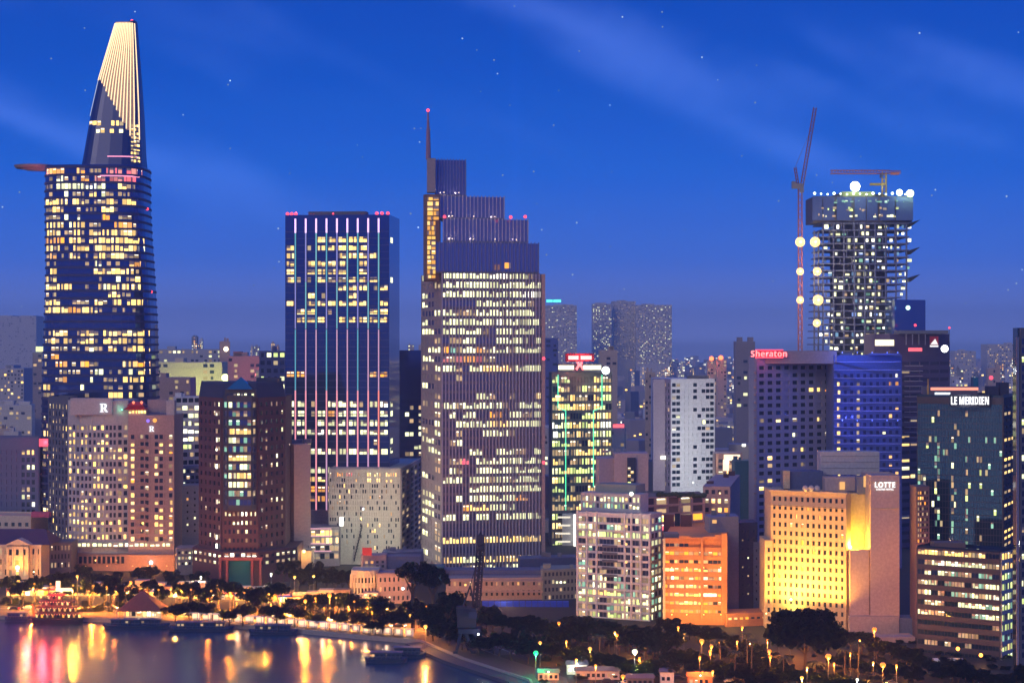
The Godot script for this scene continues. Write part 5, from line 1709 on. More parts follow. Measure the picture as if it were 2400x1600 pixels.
func far_city() -> void:
	rng.seed = 301
	var apartment: Material = mats["apartment render"]
	# named ones
	var t1 := far_block("far pale apartment tower with a green roof light, just right of the finned tower", "", 1262, 1350, 716, 4600, apartment, "#..###.#.#d#.#w#", 3.3, 3.6, "far_tower")
	sign_board(t1, 1288, 705, 4580, 14, 6, glow("green roof sign", Color(0.1, 1.0, 0.7), 2.6), "lit_sign")
	sign_board(t1, 1306, 705, 4580, 18, 6, glow("green roof sign", Color(0.1, 1.0, 0.7), 2.6), "lit_sign")
	far_block("leftmost of the three joined far apartment towers, lit windows down one side", "", 1388, 1432, 712, 4800, apartment, "#.##.d#.#.w.#.w#", 3.3, 3.4, "far_tower")
	far_block("middle of the three joined far apartment towers, nearly unlit", "", 1434, 1488, 706, 4850, apartment, "#.##.#.#d#.", 3.3, 3.4, "far_tower")
	far_block("rightmost of the three joined far apartment towers, speckled with lights", "", 1490, 1573, 715, 4800, apartment, "#.#.#d#.#w#.#.d", 3.3, 3.4, "far_tower")
	var lt := far_block("slim grey tower with a pale glowing cap left of the tallest tower", "", 78, 112, 826, 1500, mats["violet wall"], "######.d", 3.6, 3.2, "far_tower")
	sign_board(lt, 95, 818, 1490, 24, 12, glow("cap light", Color(0.9, 1.0, 0.45), 1.3), "lit_cap")
	far_block("hazy pale grid apartment block at the left edge", "", -40, 74, 862, 1750, mats["pale grey wall"], "#.#.#.#dy", 3.4, 3.0)
	far_block("hazy flat-roofed block low at the left edge in front of the grid block", "", -30, 76, 948, 1450, mats["apartment render"], "#.##.d", 3.6, 4.0)
	far_block("large faint mauve block on the horizon at the left edge", "", -60, 104, 742, 5500, apartment, "#######.", 6.0, 6.0)
	var yl := far_block("yellow-green floodlit old office block behind the tallest tower", "", 372, 528, 848, 1420, mats["cream wall"], "###.#.#d", 4.6, 4.4)
	for g in [[400, 925], [440, 915], [480, 908], [515, 905]]:
		bulb(yl, "flood_lamp", local(yl, g[0], g[1], 1385.0), 0.24, glow("lime flood lamp", Color(0.85, 1.0, 0.25), 6.0))
		omni(yl, local(yl, g[0], g[1] - 3, 1384.0), Color(0.85, 1.0, 0.25), 210.0)
	bulb(yl, "flood_lamp", local(yl, 527, 885, 1340.0), 2.6, glow("lime flood lamp", Color(0.85, 1.0, 0.25), 6.0))
	far_block("pinkish domed-corner block beside the tallest tower's right edge", "", 362, 452, 884, 1230, mats["pink stone"], "###.##.#d", 3.6, 3.0)
	far_block("grey terraced office block on the skyline right of the tallest tower", "", 366, 520, 818, 1800, mats["pale grey wall"], "#.#.#w#d", 4.0, 4.0)
	var ch := far_block("pink and white banded stack with a lamp on the skyline", "", 514, 538, 800, 1600, mats["pink stone"], "#", 5.0, 5.0, "far_stack")
	bulb(ch, "roof_lamp", local(ch, 529, 818, 1588.0), 2.0, glow("warm roof lamp", Color(1.0, 0.8, 0.5), 5.0))
	var pk := far_block("pink tiled office block behind the red-brown tower", "", 536, 612, 834, 1320, mats["pink stone"], "#.#.#d#", 3.8, 3.2)
	bulb(pk, "neon_lamp", local(pk, 602, 878, 1300.0), 1.4, glow("red neon", Color(1.0, 0.16, 0.16), 3.2))
	omni(pk, local(pk, 596, 870, 1285.0), Color(1.0, 0.2, 0.25), 260.0)
	far_block("blue-grey office block with lit floors left of the strip-lit tower", "", 610, 672, 822, 1220, mats["blue grey wall"], "..w.dw.e", 5.0, 3.6)
	far_block("dark violet tower half hidden behind the finned tower's right edge", "", 1262, 1308, 792, 1650, mats["blue wall"], "####.", 4.0, 4.0, "far_tower")
	far_block("pinkish tower behind the green neon tower's right shoulder", "", 1404, 1446, 820, 1500, mats["beige wall"], "####.#", 4.0, 4.0, "far_tower")
	far_block("purple tower behind the slab hotel's left edge", "", 1722, 1768, 800, 1400, mats["violet wall"], "###.##w", 4.0, 3.6, "far_tower")
	far_block("slim pale tower just left of the white slab tower", "", 1512, 1536, 872, 1300, mats["beige wall"], "#.##.", 3.6, 3.2, "far_tower")
	far_block("hazy tower right of the brown tower on the skyline", "", 2232, 2284, 822, 3800, apartment, "####.d", 4.0, 4.0, "far_tower")
	far_block("hazy broad tower left of the edge tower on the skyline", "", 2306, 2380, 806, 3900, apartment, "###.#d", 4.0, 4.0, "far_tower")
	var pr := far_block("pinkish block with a red lamp above the dark glass hotel", "", 2314, 2344, 862, 1500, mats["beige wall"], "####.", 4.0, 4.0)
	bulb(pr, "roof_lamp", local(pr, 2324, 885, 1480.0), 1.6, glow("red roof lamp", Color(1.0, 0.06, 0.1), 2.6))
	for g in [[1668, 840, 2000, "left"], [1690, 838, 1980, "right"]]:
		var o := far_block("hazy block with an orange-red roof glow, %s one of a pair" % g[3], "", g[0] - 10, g[0] + 12, g[1] + 4, g[2], mats["beige wall"], "##.#d", 3.6, 3.4)
		bulb(o, "roof_lamp", local(o, g[0], g[1], g[2] - 20), 2.4, glow("orange red lamp", Color(1.0, 0.16, 0.05), 4.0))
		omni(o, local(o, g[0], g[1], g[2] - 30), Color(1.0, 0.16, 0.05), 160.0)
	var rs := far_block("low block carrying a small red neon sign right of the green neon tower", "", 1432, 1466, 1004, 1180, mats["blue grey wall"], "#.#d", 3.6, 3.4)
	sign_board(rs, 1450, 998, 1172, 26, 8, glow("small red neon", Color(1.0, 0.1, 0.12), 2.0), "lit_sign")
	# many lesser blocks in the gaps between the towers
	var zones := [["between the green neon and white slab towers", 1436, 1600, 850, 1040, 30], ["between the white slab tower and slab hotel", 1600, 1770, 850, 1040, 30], ["behind the finned tower's right side", 1250, 1300, 850, 1000, 8], ["left of the strip-lit tower", 365, 668, 800, 870, 28], ["above the dark glass hotel", 2160, 2400, 830, 930, 28], ["at the left edge", -40, 112, 890, 1000, 14], ["between the strip-lit and finned towers", 925, 995, 810, 840, 5]]
	var walls := ["apartment render", "white wall", "beige wall", "cream wall", "grey wall", "pale grey wall"]
	for z in zones:
		var spots := []
		for k in z[5]:
			spots.append([rng.randf_range(z[1], z[2]), rng.randf()])
		spots.sort_custom(func(p, q): return p[0] < q[0])
		for k in z[5]:
			var f: float = spots[k][1]
			var d := lerpf(4200, 1250, f)
			var top := lerpf(z[3], z[4], pow(f, 1.3)) + rng.randf_range(-14, 14)
			var w := rng.randf_range(14, 34) * 1700.0 / d
			var wl: String = walls[rng.randi() % walls.size()]
			var o := far_block("", "distant blocks " + z[0], spots[k][0] - w / 2, spots[k][0] + w / 2, top, d, mats[wl], ["#.#y#d", "#w.#w#", "#yd#yw", "#Wo.#y", "y.d.#w#"][rng.randi() % 5], 3.4, 3.2)
			o.set_meta("label", "hazy city block, %s from left %s" % [ORDER[k], z[0]])
	# the low city beyond, to the horizon, as one mass with its lights
	var mm := MultiMesh.new()
	mm.transform_format = MultiMesh.TRANSFORM_3D
	mm.use_colors = true
	var bx := BoxMesh.new()
	mm.mesh = bx
	mm.instance_count = 11000
	var lights := {}
	for i in mm.instance_count:
		var f := rng.randf()
		var d := 1150.0 * pow(9.0, f)
		var x := rng.randf_range(-0.36, 0.36) * d
		var h := rng.randf_range(5, 16) + (rng.randf_range(10, 40) if rng.randf() < 0.18 else 0.0)
		var w := rng.randf_range(8, 22) * (1.0 + f)
		mm.set_instance_transform(i, Transform3D(Basis(Vector3.UP, rng.randf() * 1.5).scaled_local(Vector3(w, h, rng.randf_range(8, 20))), Vector3(x, h / 2, -d)))
		var c: Color = [Color(0.3, 0.27, 0.3), Color(0.2, 0.2, 0.26), Color(0.4, 0.33, 0.33), Color(0.15, 0.16, 0.22), Color(0.42, 0.4, 0.42)][rng.randi() % 5]
		mm.set_instance_color(i, c)
		if i % 4 != 0:
			var m := pick("YowWWYyW"[rng.randi() % 8], null)
			if not lights.has(m):
				lights[m] = Shape.new()
			var r := rng.randf_range(0.5, 1.2) * (0.7 + d / 2200.0)
			var p := Vector3(x + rng.randf_range(-w, w) * 0.4, h * rng.randf_range(0.55, 1.1) + 1.0, -d + w * 0.5 + 12.0)
			lights[m].quad(p + Vector3(-r, -r * 0.7, 0), p + Vector3(r, -r * 0.7, 0), p + Vector3(r, r * 0.7, 0), p + Vector3(-r, r * 0.7, 0))
	var o := MultiMeshInstance3D.new()
	o.name = "distant_city"
	o.multimesh = mm
	var cm := StandardMaterial3D.new()
	cm.vertex_color_use_as_albedo = true
	cm.roughness = 0.9
	o.material_override = cm
	tag(o, "low hazy sprawl of rooftops reaching to the horizon", "city", "", "stuff")
	add_child(o)
	var l := many(self, "distant_city_lights", lights)
	tag(l, "scattered far lights of the city sprawl", "lights", "", "stuff")

# ---------- trees ----------
var crowns := []
var palm_crown: ArrayMesh
func leaf_mesh(seed_: int, lobes: int, leaves: int, flat: float) -> ArrayMesh:   # a crown one metre in radius: clumps of leaf-sized faces
	rng.seed = seed_
	var v := PackedVector3Array()
	var n := PackedVector3Array()
	var c := PackedColorArray()
	var t := PackedInt32Array()
	var clumps := []
	for k in lobes:
		var g := rng.randf() * TAU
		var r := sqrt(rng.randf()) * 0.78
		clumps.append([Vector3(cos(g) * r, (rng.randf_range(-0.45, 0.55) * (1.0 - r * 0.5)) * flat, sin(g) * r), rng.randf_range(0.17, 0.36), rng.randf_range(0.7, 1.3)])
	for k in leaves:
		var q: Array = clumps[k % lobes]
		var dir := Vector3(rng.randfn(), rng.randfn(), rng.randfn()).normalized()
		var p: Vector3 = q[0] + dir * q[1] * Vector3(1, 0.75, 1) * pow(rng.randf(), 0.3)
		var s := rng.randf_range(0.055, 0.12)
		var a := (dir + Vector3(rng.randfn(), rng.randfn(), rng.randfn()) * 0.7).normalized()
		var x := a.cross(Vector3(rng.randfn(), rng.randfn(), rng.randfn())).normalized()
		var y := x.cross(a)
		var b := v.size()
		v.append_array(PackedVector3Array([p - x * s, p - y * s * 0.55, p + x * s, p + y * s * 0.55]))
		n.append_array(PackedVector3Array([a, a, a, a]))
		var sh: float = q[2] * rng.randf_range(0.7, 1.3)
		var col := Color(0.05, 0.075, 0.026) * sh
		c.append_array(PackedColorArray([col, col, col, col]))
		t.append_array(PackedInt32Array([b, b + 2, b + 1, b, b + 3, b + 2]))
	var arr := []
	arr.resize(Mesh.ARRAY_MAX)
	arr[Mesh.ARRAY_VERTEX] = v
	arr[Mesh.ARRAY_NORMAL] = n
	arr[Mesh.ARRAY_COLOR] = c
	arr[Mesh.ARRAY_INDEX] = t
	var m := ArrayMesh.new()
	m.add_surface_from_arrays(Mesh.PRIMITIVE_TRIANGLES, arr)
	return m

func tree_stock() -> void:
	for k in 5:
		crowns.append(leaf_mesh(400 + k, 16 + k * 2, 1500, [0.9, 0.75, 1.1, 0.65, 0.85][k]))
	crowns.append(leaf_mesh(420, 60, 5200, 0.8))     # the big round one
	var s := Shape.new()
	rng.seed = 430
	for k in 16:
		var g := TAU * k / 16.0 + rng.randf() * 0.3
		var rise := rng.randf_range(0.0, 0.7)
		var prev := Vector3.ZERO
		for i in 5:
			var f := (i + 1) / 5.0
			var p := Vector3(cos(g) * f, rise * f - 0.75 * f * f, sin(g) * f)
			var side := Vector3(-sin(g), 0, cos(g))
			var w0 := 0.12 * (1.0 - absf(i / 5.0 - 0.4))
			var w1 := 0.12 * (1.0 - absf(f - 0.4)) * (1.0 if i < 4 else 0.2)
			s.quad(prev - side * w0, p - side * w1, p + Vector3(0, 0.05, 0), prev + Vector3(0, 0.05, 0))
			s.quad(prev + Vector3(0, 0.05, 0), p + Vector3(0, 0.05, 0), p + side * w1, prev + side * w0)
			prev = p
	palm_crown = s.mesh()
	var m := StandardMaterial3D.new()
	m.resource_name = "foliage"
	m.vertex_color_use_as_albedo = true
	m.roughness = 0.7
	m.backlight_enabled = true
	m.backlight = Color(0.4, 0.45, 0.2)
	mats["foliage"] = m

func tree(label: String, group: String, x: float, ybase: float, ytop: float, wide: float, kind := -1, called := "broadleaf_tree") -> void:
	var d := ground_d(ybase)
	var px := d / FOCAL
	var h := up(ytop, d)
	var b := thing(called, label, "tree", at(x, d), group)
	var k := kind if kind >= 0 else rng.randi() % 5
	var r := wide * px / 2
	var ch := minf(r * 1.05, h * 0.52)
	var s := Shape.new()
	var top := Vector3(rng.randf_range(-0.5, 0.5), h - ch * 1.3, rng.randf_range(-0.5, 0.5))
	s.tube(Vector3.ZERO, top * Vector3(0.5, 0.5, 0.5), h * 0.03 + 0.1, h * 0.022 + 0.05, 6)
	s.tube(top * 0.5, top, h * 0.022 + 0.05, h * 0.014, 6)
	for i in 4:
		var g := TAU * i / 4.0 + rng.randf()
		s.tube(top * rng.randf_range(0.55, 0.9), top + Vector3(cos(g) * r * 0.5, ch * rng.randf_range(0.1, 0.7), sin(g) * r * 0.5), h * 0.012, h * 0.004, 5)
	part(b, "trunk", s, mats["bark"])
	var o := MeshInstance3D.new()
	o.name = "crown"
	o.mesh = crowns[k]
	o.material_override = mats["foliage"]
	b.add_child(o, true)
	if k == 5:
		ch = r * 1.05
		r *= 1.08
	o.transform = Transform3D(Basis(Vector3.UP, rng.randf() * TAU).scaled_local(Vector3(r, ch, r)), Vector3(0, h - ch * 0.78, 0))

func palm(label: String, group: String, x: float, ybase: float, ytop: float) -> void:
	var d := ground_d(ybase)
	var h := up(ytop, d)
	var b := thing("palm_tree", label, "palm", at(x, d), group)
	var s := Shape.new()
	var lean := rng.randf_range(-0.6, 0.6)
	s.tube(Vector3.ZERO, Vector3(lean * 0.3, h * 0.5, 0), 0.26, 0.2, 6)
	s.tube(Vector3(lean * 0.3, h * 0.5, 0), Vector3(lean, h, 0), 0.2, 0.14, 6)
	part(b, "trunk", s, mats["bark"])
	var o := MeshInstance3D.new()
	o.name = "crown"
	o.mesh = palm_crown
	o.material_override = mats["dark leaf"]
	b.add_child(o, true)
	o.transform = Transform3D(Basis(Vector3.UP, rng.randf() * TAU).scaled_local(Vector3.ONE * rng.randf_range(2.6, 3.6)), Vector3(lean, h, 0))

func planting() -> void:
	rng.seed = 451
	# [zone words, x from, x to, base rows at both ends, crown height rows, width, count]
	var zones := [
		["before the curved hotel", 0, 470, 1420, 1432, 75, 66, 13],
		["along the road before the red-brown tower", 440, 860, 1432, 1462, 82, 72, 14],
		["at the quay edge before the red-brown tower", 380, 900, 1450, 1485, 52, 60, 12],
		["before the long customs house", 880, 1080, 1478, 1492, 90, 92, 6],
		["right of the harbour crane", 1120, 1370, 1475, 1535, 70, 74, 10],
		["below the white grid office", 1340, 1570, 1498, 1560, 78, 100, 14], ["on the dock behind the harbour crane", 1010, 1270, 1506, 1562, 66, 92, 10], ["on the near bank right of the green dock light", 1270, 1560, 1545, 1600, 46, 88, 18], ["on the near bank below the orange block", 1570, 1810, 1560, 1625, 46, 80, 18], ["on the near bank below the dark office", 2120, 2400, 1560, 1640, 46, 80, 18],
		["below the orange block", 1550, 1800, 1485, 1560, 54, 70, 14],
		["below the golden hotel", 1940, 2160, 1515, 1570, 54, 66, 10], ["on the near bank below the golden hotel", 1800, 2130, 1600, 1650, 44, 78, 16],
		["around the lamps right of the dome tree", 1960, 2150, 1572, 1600, 44, 66, 11], ["around the lamps left of the dome tree", 1690, 1850, 1545, 1590, 44, 66, 10], ["behind the curved hotel's forecourt", 130, 480, 1372, 1385, 52, 50, 10],
		["at the foot of the beige slab tower", 655, 865, 1378, 1400, 66, 60, 11]]
	for z in zones:
		var n: int = z[7]
		for k in n:
			var f := (k + 0.5) / n
			var x = lerpf(z[1], z[2], f) + rng.randf_range(-0.35, 0.35) * (z[2] - z[1]) / n
			var y := lerpf(z[3], z[4], f) + rng.randf_range(-7, 7)
			tree("dark leafy tree, %s from left %s" % [ORDER[k], z[0]], "trees " + z[0], x, y, y - z[5] * rng.randf_range(0.75, 1.15), z[6] * rng.randf_range(0.75, 1.25))
	tree("huge dome-shaped dark tree in front of the golden hotel", "", 1888, 1575, 1402, 176, 5, "dome_tree")
	tree("tall dark tree left of the harbour crane", "", 968, 1480, 1308, 84, 2)
	tree("tall dark double-crowned tree beside the harbour crane", "", 1018, 1486, 1316, 92, 0)
	tree("bulky dark tree just behind the harbour crane", "", 1050, 1500, 1372, 96, 4)
	tree("broad dark tree low at the picture's right corner", "", 2395, 1640, 1545, 100, 1)
	for g in [[1752, 1590, 1486], [1762, 1606, 1500], [1690, 1585, 1500], [1722, 1606, 1528], [1980, 1606, 1520], [2012, 1590, 1505], [1835, 1606, 1540], [1910, 1610, 1552], [128, 1432, 1388], [690, 1470, 1416], [760, 1474, 1420], [1405, 1560, 1490]]:
		palm("slim palm at the waterfront, its crown near %s" % {1752: "two street lamps below the orange block", 1762: "the dark gap left of the dome tree", 1690: "the triple orange lamps", 1722: "the little orange roof", 1980: "the dome tree's right side", 2012: "the golden hotel's blank wall", 1835: "the dome tree's left foot", 1910: "the dome tree's right foot", 128: "the dinner cruise boat", 690: "the lit promenade shelters", 760: "the right end of the promenade shelters", 1405: "the yellow park lamp"}[g[0]], "palms by the water", g[0], g[1], g[2])
	# low shrubs under the trees, one mass
	var s := MultiMesh.new()
	s.transform_format = MultiMesh.TRANSFORM_3D
	s.mesh = crowns[3]
	s.instance_count = 520
	for i in 520:
		var x := rng.randf_range(0, 2400)
		var y := rng.randf_range(1505, 1640) if x > 1260 else lerpf(1428, 1470, x / 1260.0) - rng.randf() * 20.0
		var d := ground_d(y)
		var r := rng.randf_range(0.9, 2.0)
		s.set_instance_transform(i, Transform3D(Basis(Vector3.UP, rng.randf() * TAU).scaled_local(Vector3(r * 1.4, r, r * 1.4)), at(x, d) + Vector3(0, r * 0.6, 0)))
	var o := MultiMeshInstance3D.new()
	o.name = "shrubbery"
	o.multimesh = s
	o.material_override = mats["foliage"]
	tag(o, "low shrubs scattered under the waterfront trees", "shrubs", "", "stuff")
	add_child(o)

# ---------- lamps ----------
func street_lamp(label: String, group: String, x: float, ybase: float, h: float, c: Color, energy: float, r := 0.5, called := "street_lamp", shaded := false) -> void:
	var d := ground_d(ybase)
	var b := thing(called, label, "street lamp", at(x, d), group)
	var s := Shape.new()
	s.tube(Vector3.ZERO, Vector3(0, 0.6, 0), 0.2, 0.14, 8)
	s.tube(Vector3(0, 0.6, 0), Vector3(0, h - r * 0.7, 0), 0.11, 0.07, 8)
	part(b, "pole", s, mats["steel"])
	var cap := Shape.new()
	cap.tube(Vector3(0, h + r * 0.8, 0), Vector3(0, h + r * 1.15, 0), r * 0.55, 0.05, 8)
	var hd := part(b, "lamp_head", cap, mats["steel"])
	bulb(hd, "globe", Vector3(0, h, 0), r, glow("lamp %s" % c.to_html(false), Color(c.r, c.g * 1.1, c.b * 1.3), 1.7))
	if shaded:
		spot(b, Vector3(0, h - r - 0.1, 0), Vector3(0, 0, -0.8), c, energy * 2.4, 74.0, 0.25)
	else:
		omni(b, Vector3(0, h - r - 0.35, r * 0.9), c, energy * 1.3, 0.25)

func lamps() -> void:
	rng.seed = 501
	var sodium := Color(1.0, 0.24, 0.018)
	var amber := Color(1.0, 0.38, 0.05)
	var l := bank_line()
	for row in [["along the promenade", 11.0, 10, 8.0, 30.0], ["down the middle of the riverside road", 21.0, 24, 10.5, 700.0], ["on the far side of the riverside road", 31.0, 24, 7.5, 620.0]]:
		for k in row[2]:
			var x = 20.0 + (1010.0 - 20.0) * (k + rng.randf_range(0.2, 0.8)) / row[2]
			var y := 1442.0
			for i in BANK.size() - 1:
				if x >= BANK[i][0] and x <= BANK[i + 1][0]:
					y = lerpf(BANK[i][1], BANK[i + 1][1], (x - BANK[i][0]) / float(BANK[i + 1][0] - BANK[i][0]))
			var d = ground_d(y) + row[1]
			street_lamp("orange globe lamp, %s from the left %s" % [ORDER[k], row[0]], "lamps " + row[0], x, 800.0 + FOCAL * EYE / d, row[3] + rng.randf_range(-0.6, 0.6), sodium if k % 3 else amber, row[4] * rng.randf_range(0.5, 1.5), 0.4, "street_lamp", row[1] > 15.0 and row[1] < 25.0)
	# lamps that stand out in the photograph: column, lamp row, base row, colour, energy, globe, words
	var white := Color(1.0, 0.95, 0.6)
	var g := [
		[645, 1396, 1450, sodium, 260.0, 0.9, "tall bright orange lamp below the red-brown tower"], [772, 1395, 1455, sodium, 230.0, 0.9, "tall bright orange lamp left of the customs house"],
		[997, 1468, 1520, amber, 190.0, 0.75, "single amber lamp left of the harbour crane"], [1266, 1506, 1560, amber, 60.0, 0.6, "small amber lamp above the green dock light"],
		[1383, 1520, 1570, amber, 90.0, 0.7, "round amber lamp in the park below the grid office"], [1488, 1527, 1590, white, 160.0, 0.95, "bright yellow-white park lamp below the grid office"],
		[1645, 1502, 1575, sodium, 260.0, 0.8, "topmost of three orange lamps below the orange block"], [1668, 1514, 1580, sodium, 180.0, 0.65, "middle of three orange lamps below the orange block"], [1665, 1526, 1590, sodium, 150.0, 0.6, "lowest of three orange lamps below the orange block"],
		[1942, 1538, 1620, sodium, 330.0, 0.95, "bright orange lamp before the dome tree"], [2050, 1475, 1545, sodium, 300.0, 0.9, "orange lamp against the golden hotel's blank wall"], [2070, 1558, 1625, sodium, 260.0, 0.9, "orange lamp below the golden hotel's garden wall"],
		[1804, 1526, 1590, sodium, 160.0, 0.7, "upper of two orange lamps left of the dome tree"], [1806, 1538, 1600, sodium, 110.0, 0.6, "lower of two orange lamps left of the dome tree"],
		[1310, 1460, 1520, sodium, 60.0, 0.6, "small orange lamp in the trees below the customs house"], [1446, 1488, 1545, sodium, 70.0, 0.6, "orange lamp half hidden by trees below the grid office"], [1460, 1585, 1625, sodium, 80.0, 0.7, "orange lamp low at the waterside right of the kiosk"],
		[305, 1365, 1425, sodium, 260.0, 0.8, "orange lamp behind the red-roofed pavilion"], [42, 1363, 1425, amber, 220.0, 0.8, "yellow lamp before the pedimented house"], [180, 1350, 1420, amber, 120.0, 0.6, "yellow lamp under trees before the curved hotel"], [425, 1382, 1435, sodium, 180.0, 0.7, "orange lamp under trees right of the curved hotel"],
		[540, 1390, 1445, sodium, 180.0, 0.6, "orange lamp before the red-brown tower's portal"], [715, 1408, 1462, sodium, 220.0, 0.7, "orange lamp between the two tall orange lamps"], [735, 1350, 1402, amber, 200.0, 0.6, "yellow lamp at the foot of the white apartment block"], [690, 1352, 1402, amber, 220.0, 0.6, "yellow lamp at the foot of the beige slab tower"],
		[470, 1352, 1400, white, 90.0, 0.5, "white lamp at the corner of the red-brown tower"], [635, 1345, 1395, white, 160.0, 0.6, "white lamp right of the red-brown tower's portal"], [1880, 1588, 1650, amber, 260.0, 0.6, "pale lamp low under the dome tree"], [2010, 1592, 1650, white, 170.0, 0.5, "pale lamp at the foot of the palms right of the dome tree"], [1590, 1470, 1530, sodium, 120.0, 0.5, "orange lamp in front of the orange block's entrance"], [1740, 1470, 1530, sodium, 150.0, 0.5, "orange lamp by the low orange street building"]]
	for k in g:
		var d := ground_d(k[2])
		street_lamp(k[6], "", k[0], k[2], up(k[1], d), k[3], k[4], k[5])
	for k in 22:  # lamps added among the near trees to light their foliage
		var x := 1285.0 + 39.0 * k + rng.randf_range(-19, 19)
		var y := rng.randf_range(1535, 1625)
		street_lamp("added small orange garden lamp, %s from left on the near bank" % ORDER[k], "added garden lamps on the near bank", x, y, rng.randf_range(6.0, 9.5), sodium if k % 4 else amber, rng.randf_range(170, 330), 0.42, "added_garden_lamp", false)
	var dk := ground_d(1592.0)
	street_lamp("green navigation light on a pole at the dock's right end", "", 1256, 1592, up(1530, dk), Color(0.02, 1.0, 0.25), 160.0, 0.85, "dock_light")

# ---------- customs house and its yard ----------
func customs_house() -> void:
	rng.seed = 601
	var d := 838.0
	var px := d / FOCAL
	var round_pts := []
	for i in 7:
		var g := lerpf(-1.25, 1.25, i / 6.0)
		round_pts.append(Vector2(at(853, d).x + sin(g) * 34 * px, -d + (cos(g) - 1.0) * 34 * px))
	var b := building("customs_house", "long cream colonial customs house with a rounded columned end lit warm", [P(820, d), P(1270, d + 8)], "house")
	mass(b, round_pts, 0.0, up(1340, d), mats["cream wall"], [], {"deep": 12.0, "called": "rounded_end", "parapet": 0.5})
	for i in 11:
		var g := lerpf(-1.15, 1.15, i / 10.0)
		var c := Vector3(at(853, d).x + sin(g) * 36.5 * px, 0, -d + (cos(g) - 1.0) * 36.5 * px) - b.position
		var s := Shape.new()
		s.tube(Vector3(c.x, 0.5, c.z), Vector3(c.x, up(1347, d), c.z), 0.42, 0.36, 8)
		part(b, "column", s, mats["cream wall"])
		if i < 10:
			var g2 := g + 0.115
			var q := Vector3(at(853, d).x + sin(g2) * 34.2 * px, 0, -d + (cos(g2) - 1.0) * 34.2 * px) - b.position
			for k in 3:
				pane(b, q + Vector3(0, up(1360 + 24 * k, d), 0.15), Vector3(cos(g2), 0, -sin(g2)), 0.75, 2.2, pick("..d.", mats["black glass"]), 20)
	mass(b, [P(884, d - 1), P(962, d + 3)], 0.0, up(1345, d), mats["pink stone"], [win(1358, 22.0, 4, d, 7, 0.4, 10, {"bag": "....d", "dark": mats["black glass"]})], {"deep": 14.0, "called": "near_wing", "parapet": 0.5})
	mass(b, [P(1045, d + 10), P(1272, d + 14)], 0.0, up(1362, d), mats["old stucco"], [win(1374, 24.0, 3, d, 18, 0.4, 12, {"map": [".d.yd....d.d.y.d.d", "..d...............", ".................."], "dark": mats["black glass"], "proud": 0.45})], {"deep": 14.0, "called": "long_wing"})
	for y in [1362, 1387]:
		slab(b, "cornice", 1044, 1273, y + 1.5, y - 1.5, d + 9.2, 1.6, mats["old stucco"])
	slab(b, "roof_terrace", 1040, 1300, 1362, 1336, d + 22, 12.0, mats["roof blue"])
	slab(b, "stair_house", 1000, 1040, 1362, 1326, d + 18, 8.0, mats["teal wrap"])
	for g in [[845, 905, 1345, 1322], [880, 985, 1330, 1304]]:
		slab(b, "roof_house", g[0], g[1], g[2], g[3], d + 26, 10.0, mats["roof blue"])
	for i in 14:
		slab(b, "awning", 1130 + 14.6 * i, 1143.6 + 14.6 * i, 1424 + (i % 2), 1410, d - 9.0 - 0.1 * i, 3.5, mats["blue tarpaulin"])
	omni(b, local(b, 845, 1400, d - 16.0), Color(1.0, 0.55, 0.16), 190.0)
	omni(b, local(b, 905, 1400, d - 14.0), Color(1.0, 0.42, 0.12), 130.0)
	omni(b, local(b, 1180, 1400, d - 10.0), Color(1.0, 0.5, 0.25), 60.0)
	bulb(b, "wall_lamp", local(b, 944, 1379, d - 4.0), 0.6, glow("white globe lamp", Color(0.9, 0.95, 1.0), 6.0))
	sign_board(b, 1268 + 20, 1442, d - 20.0, 74, 4, glow("warm shop light", Color(1.0, 0.7, 0.35), 1.8), "lit_sign")
	block("flag_house", "small house carrying a red sign board above the customs house's rounded end", 846, 850, 905, 860.0, 72, 1302, "violet wall", null, win(1318, 10, 2, 860.0, 4, 0.5, 6, {"bag": "o.d"}), {"deep": 8.0})
	sign_board(get_node("flag_house"), 860, 1292, 858.0, 22, 18, mats["red paint"], "sign_panel")
	block("grey_green_office", "grey-green low office right of the customs house with a lit top floor", 1268, 1272, 1356, 850.0, 72, 1335, "green grey", null, win(1346, 18.0, 5, 850.0, 9, 0.6, 9, {"map": [".........", "..dwWw...", "....d....", ".d......d", "........."], "dark": mats["dark glass"]}), {"deep": 14.0, "kit": 2, "kit_size": 3.0})
	block("slate_shed", "slate-blue shed roof between the finned tower and the grid office", 1215, 1218, 1350, 880.0, 72, 1310, "roof blue", null, null, {"deep": 12.0, "kit": 3, "kit_size": 3.0, "kit_wall": "slate wall"})
	block("blue_terrace_block", "dim blue terraced block at the foot of the finned tower", 895, 900, 990, 905.0, 72, 1295, "roof blue", null, win(1312, 14, 3, 905.0, 7, 0.5, 6, {"bag": "....d"}), {"deep": 12.0, "kit": 3, "kit_size": 3.0})

# ---------- river front ----------
func hull(s: Shape, length: float, beam: float, h: float) -> void:   # pointed at both ends, keel at y 0
	var low := PackedVector3Array()
	var high := PackedVector3Array()
	for g in [[-1.0, 0.0], [-0.8, 0.8], [-0.4, 1.0], [0.5, 1.0], [0.85, 0.7], [1.0, 0.0], [0.85, -0.7], [0.5, -1.0], [-0.4, -1.0], [-0.8, -0.8]]:
		low.append(Vector3(g[0] * length * 0.46, -0.6, g[1] * beam * 0.36))
		high.append(Vector3(g[0] * length * 0.5, h + (0.7 if absf(g[0]) > 0.9 else 0.0), g[1] * beam * 0.5))
	s.ring(low, high)

func water_d(y: float) -> float:
	return FOCAL * (EYE + 1.6) / (y - 800.0)

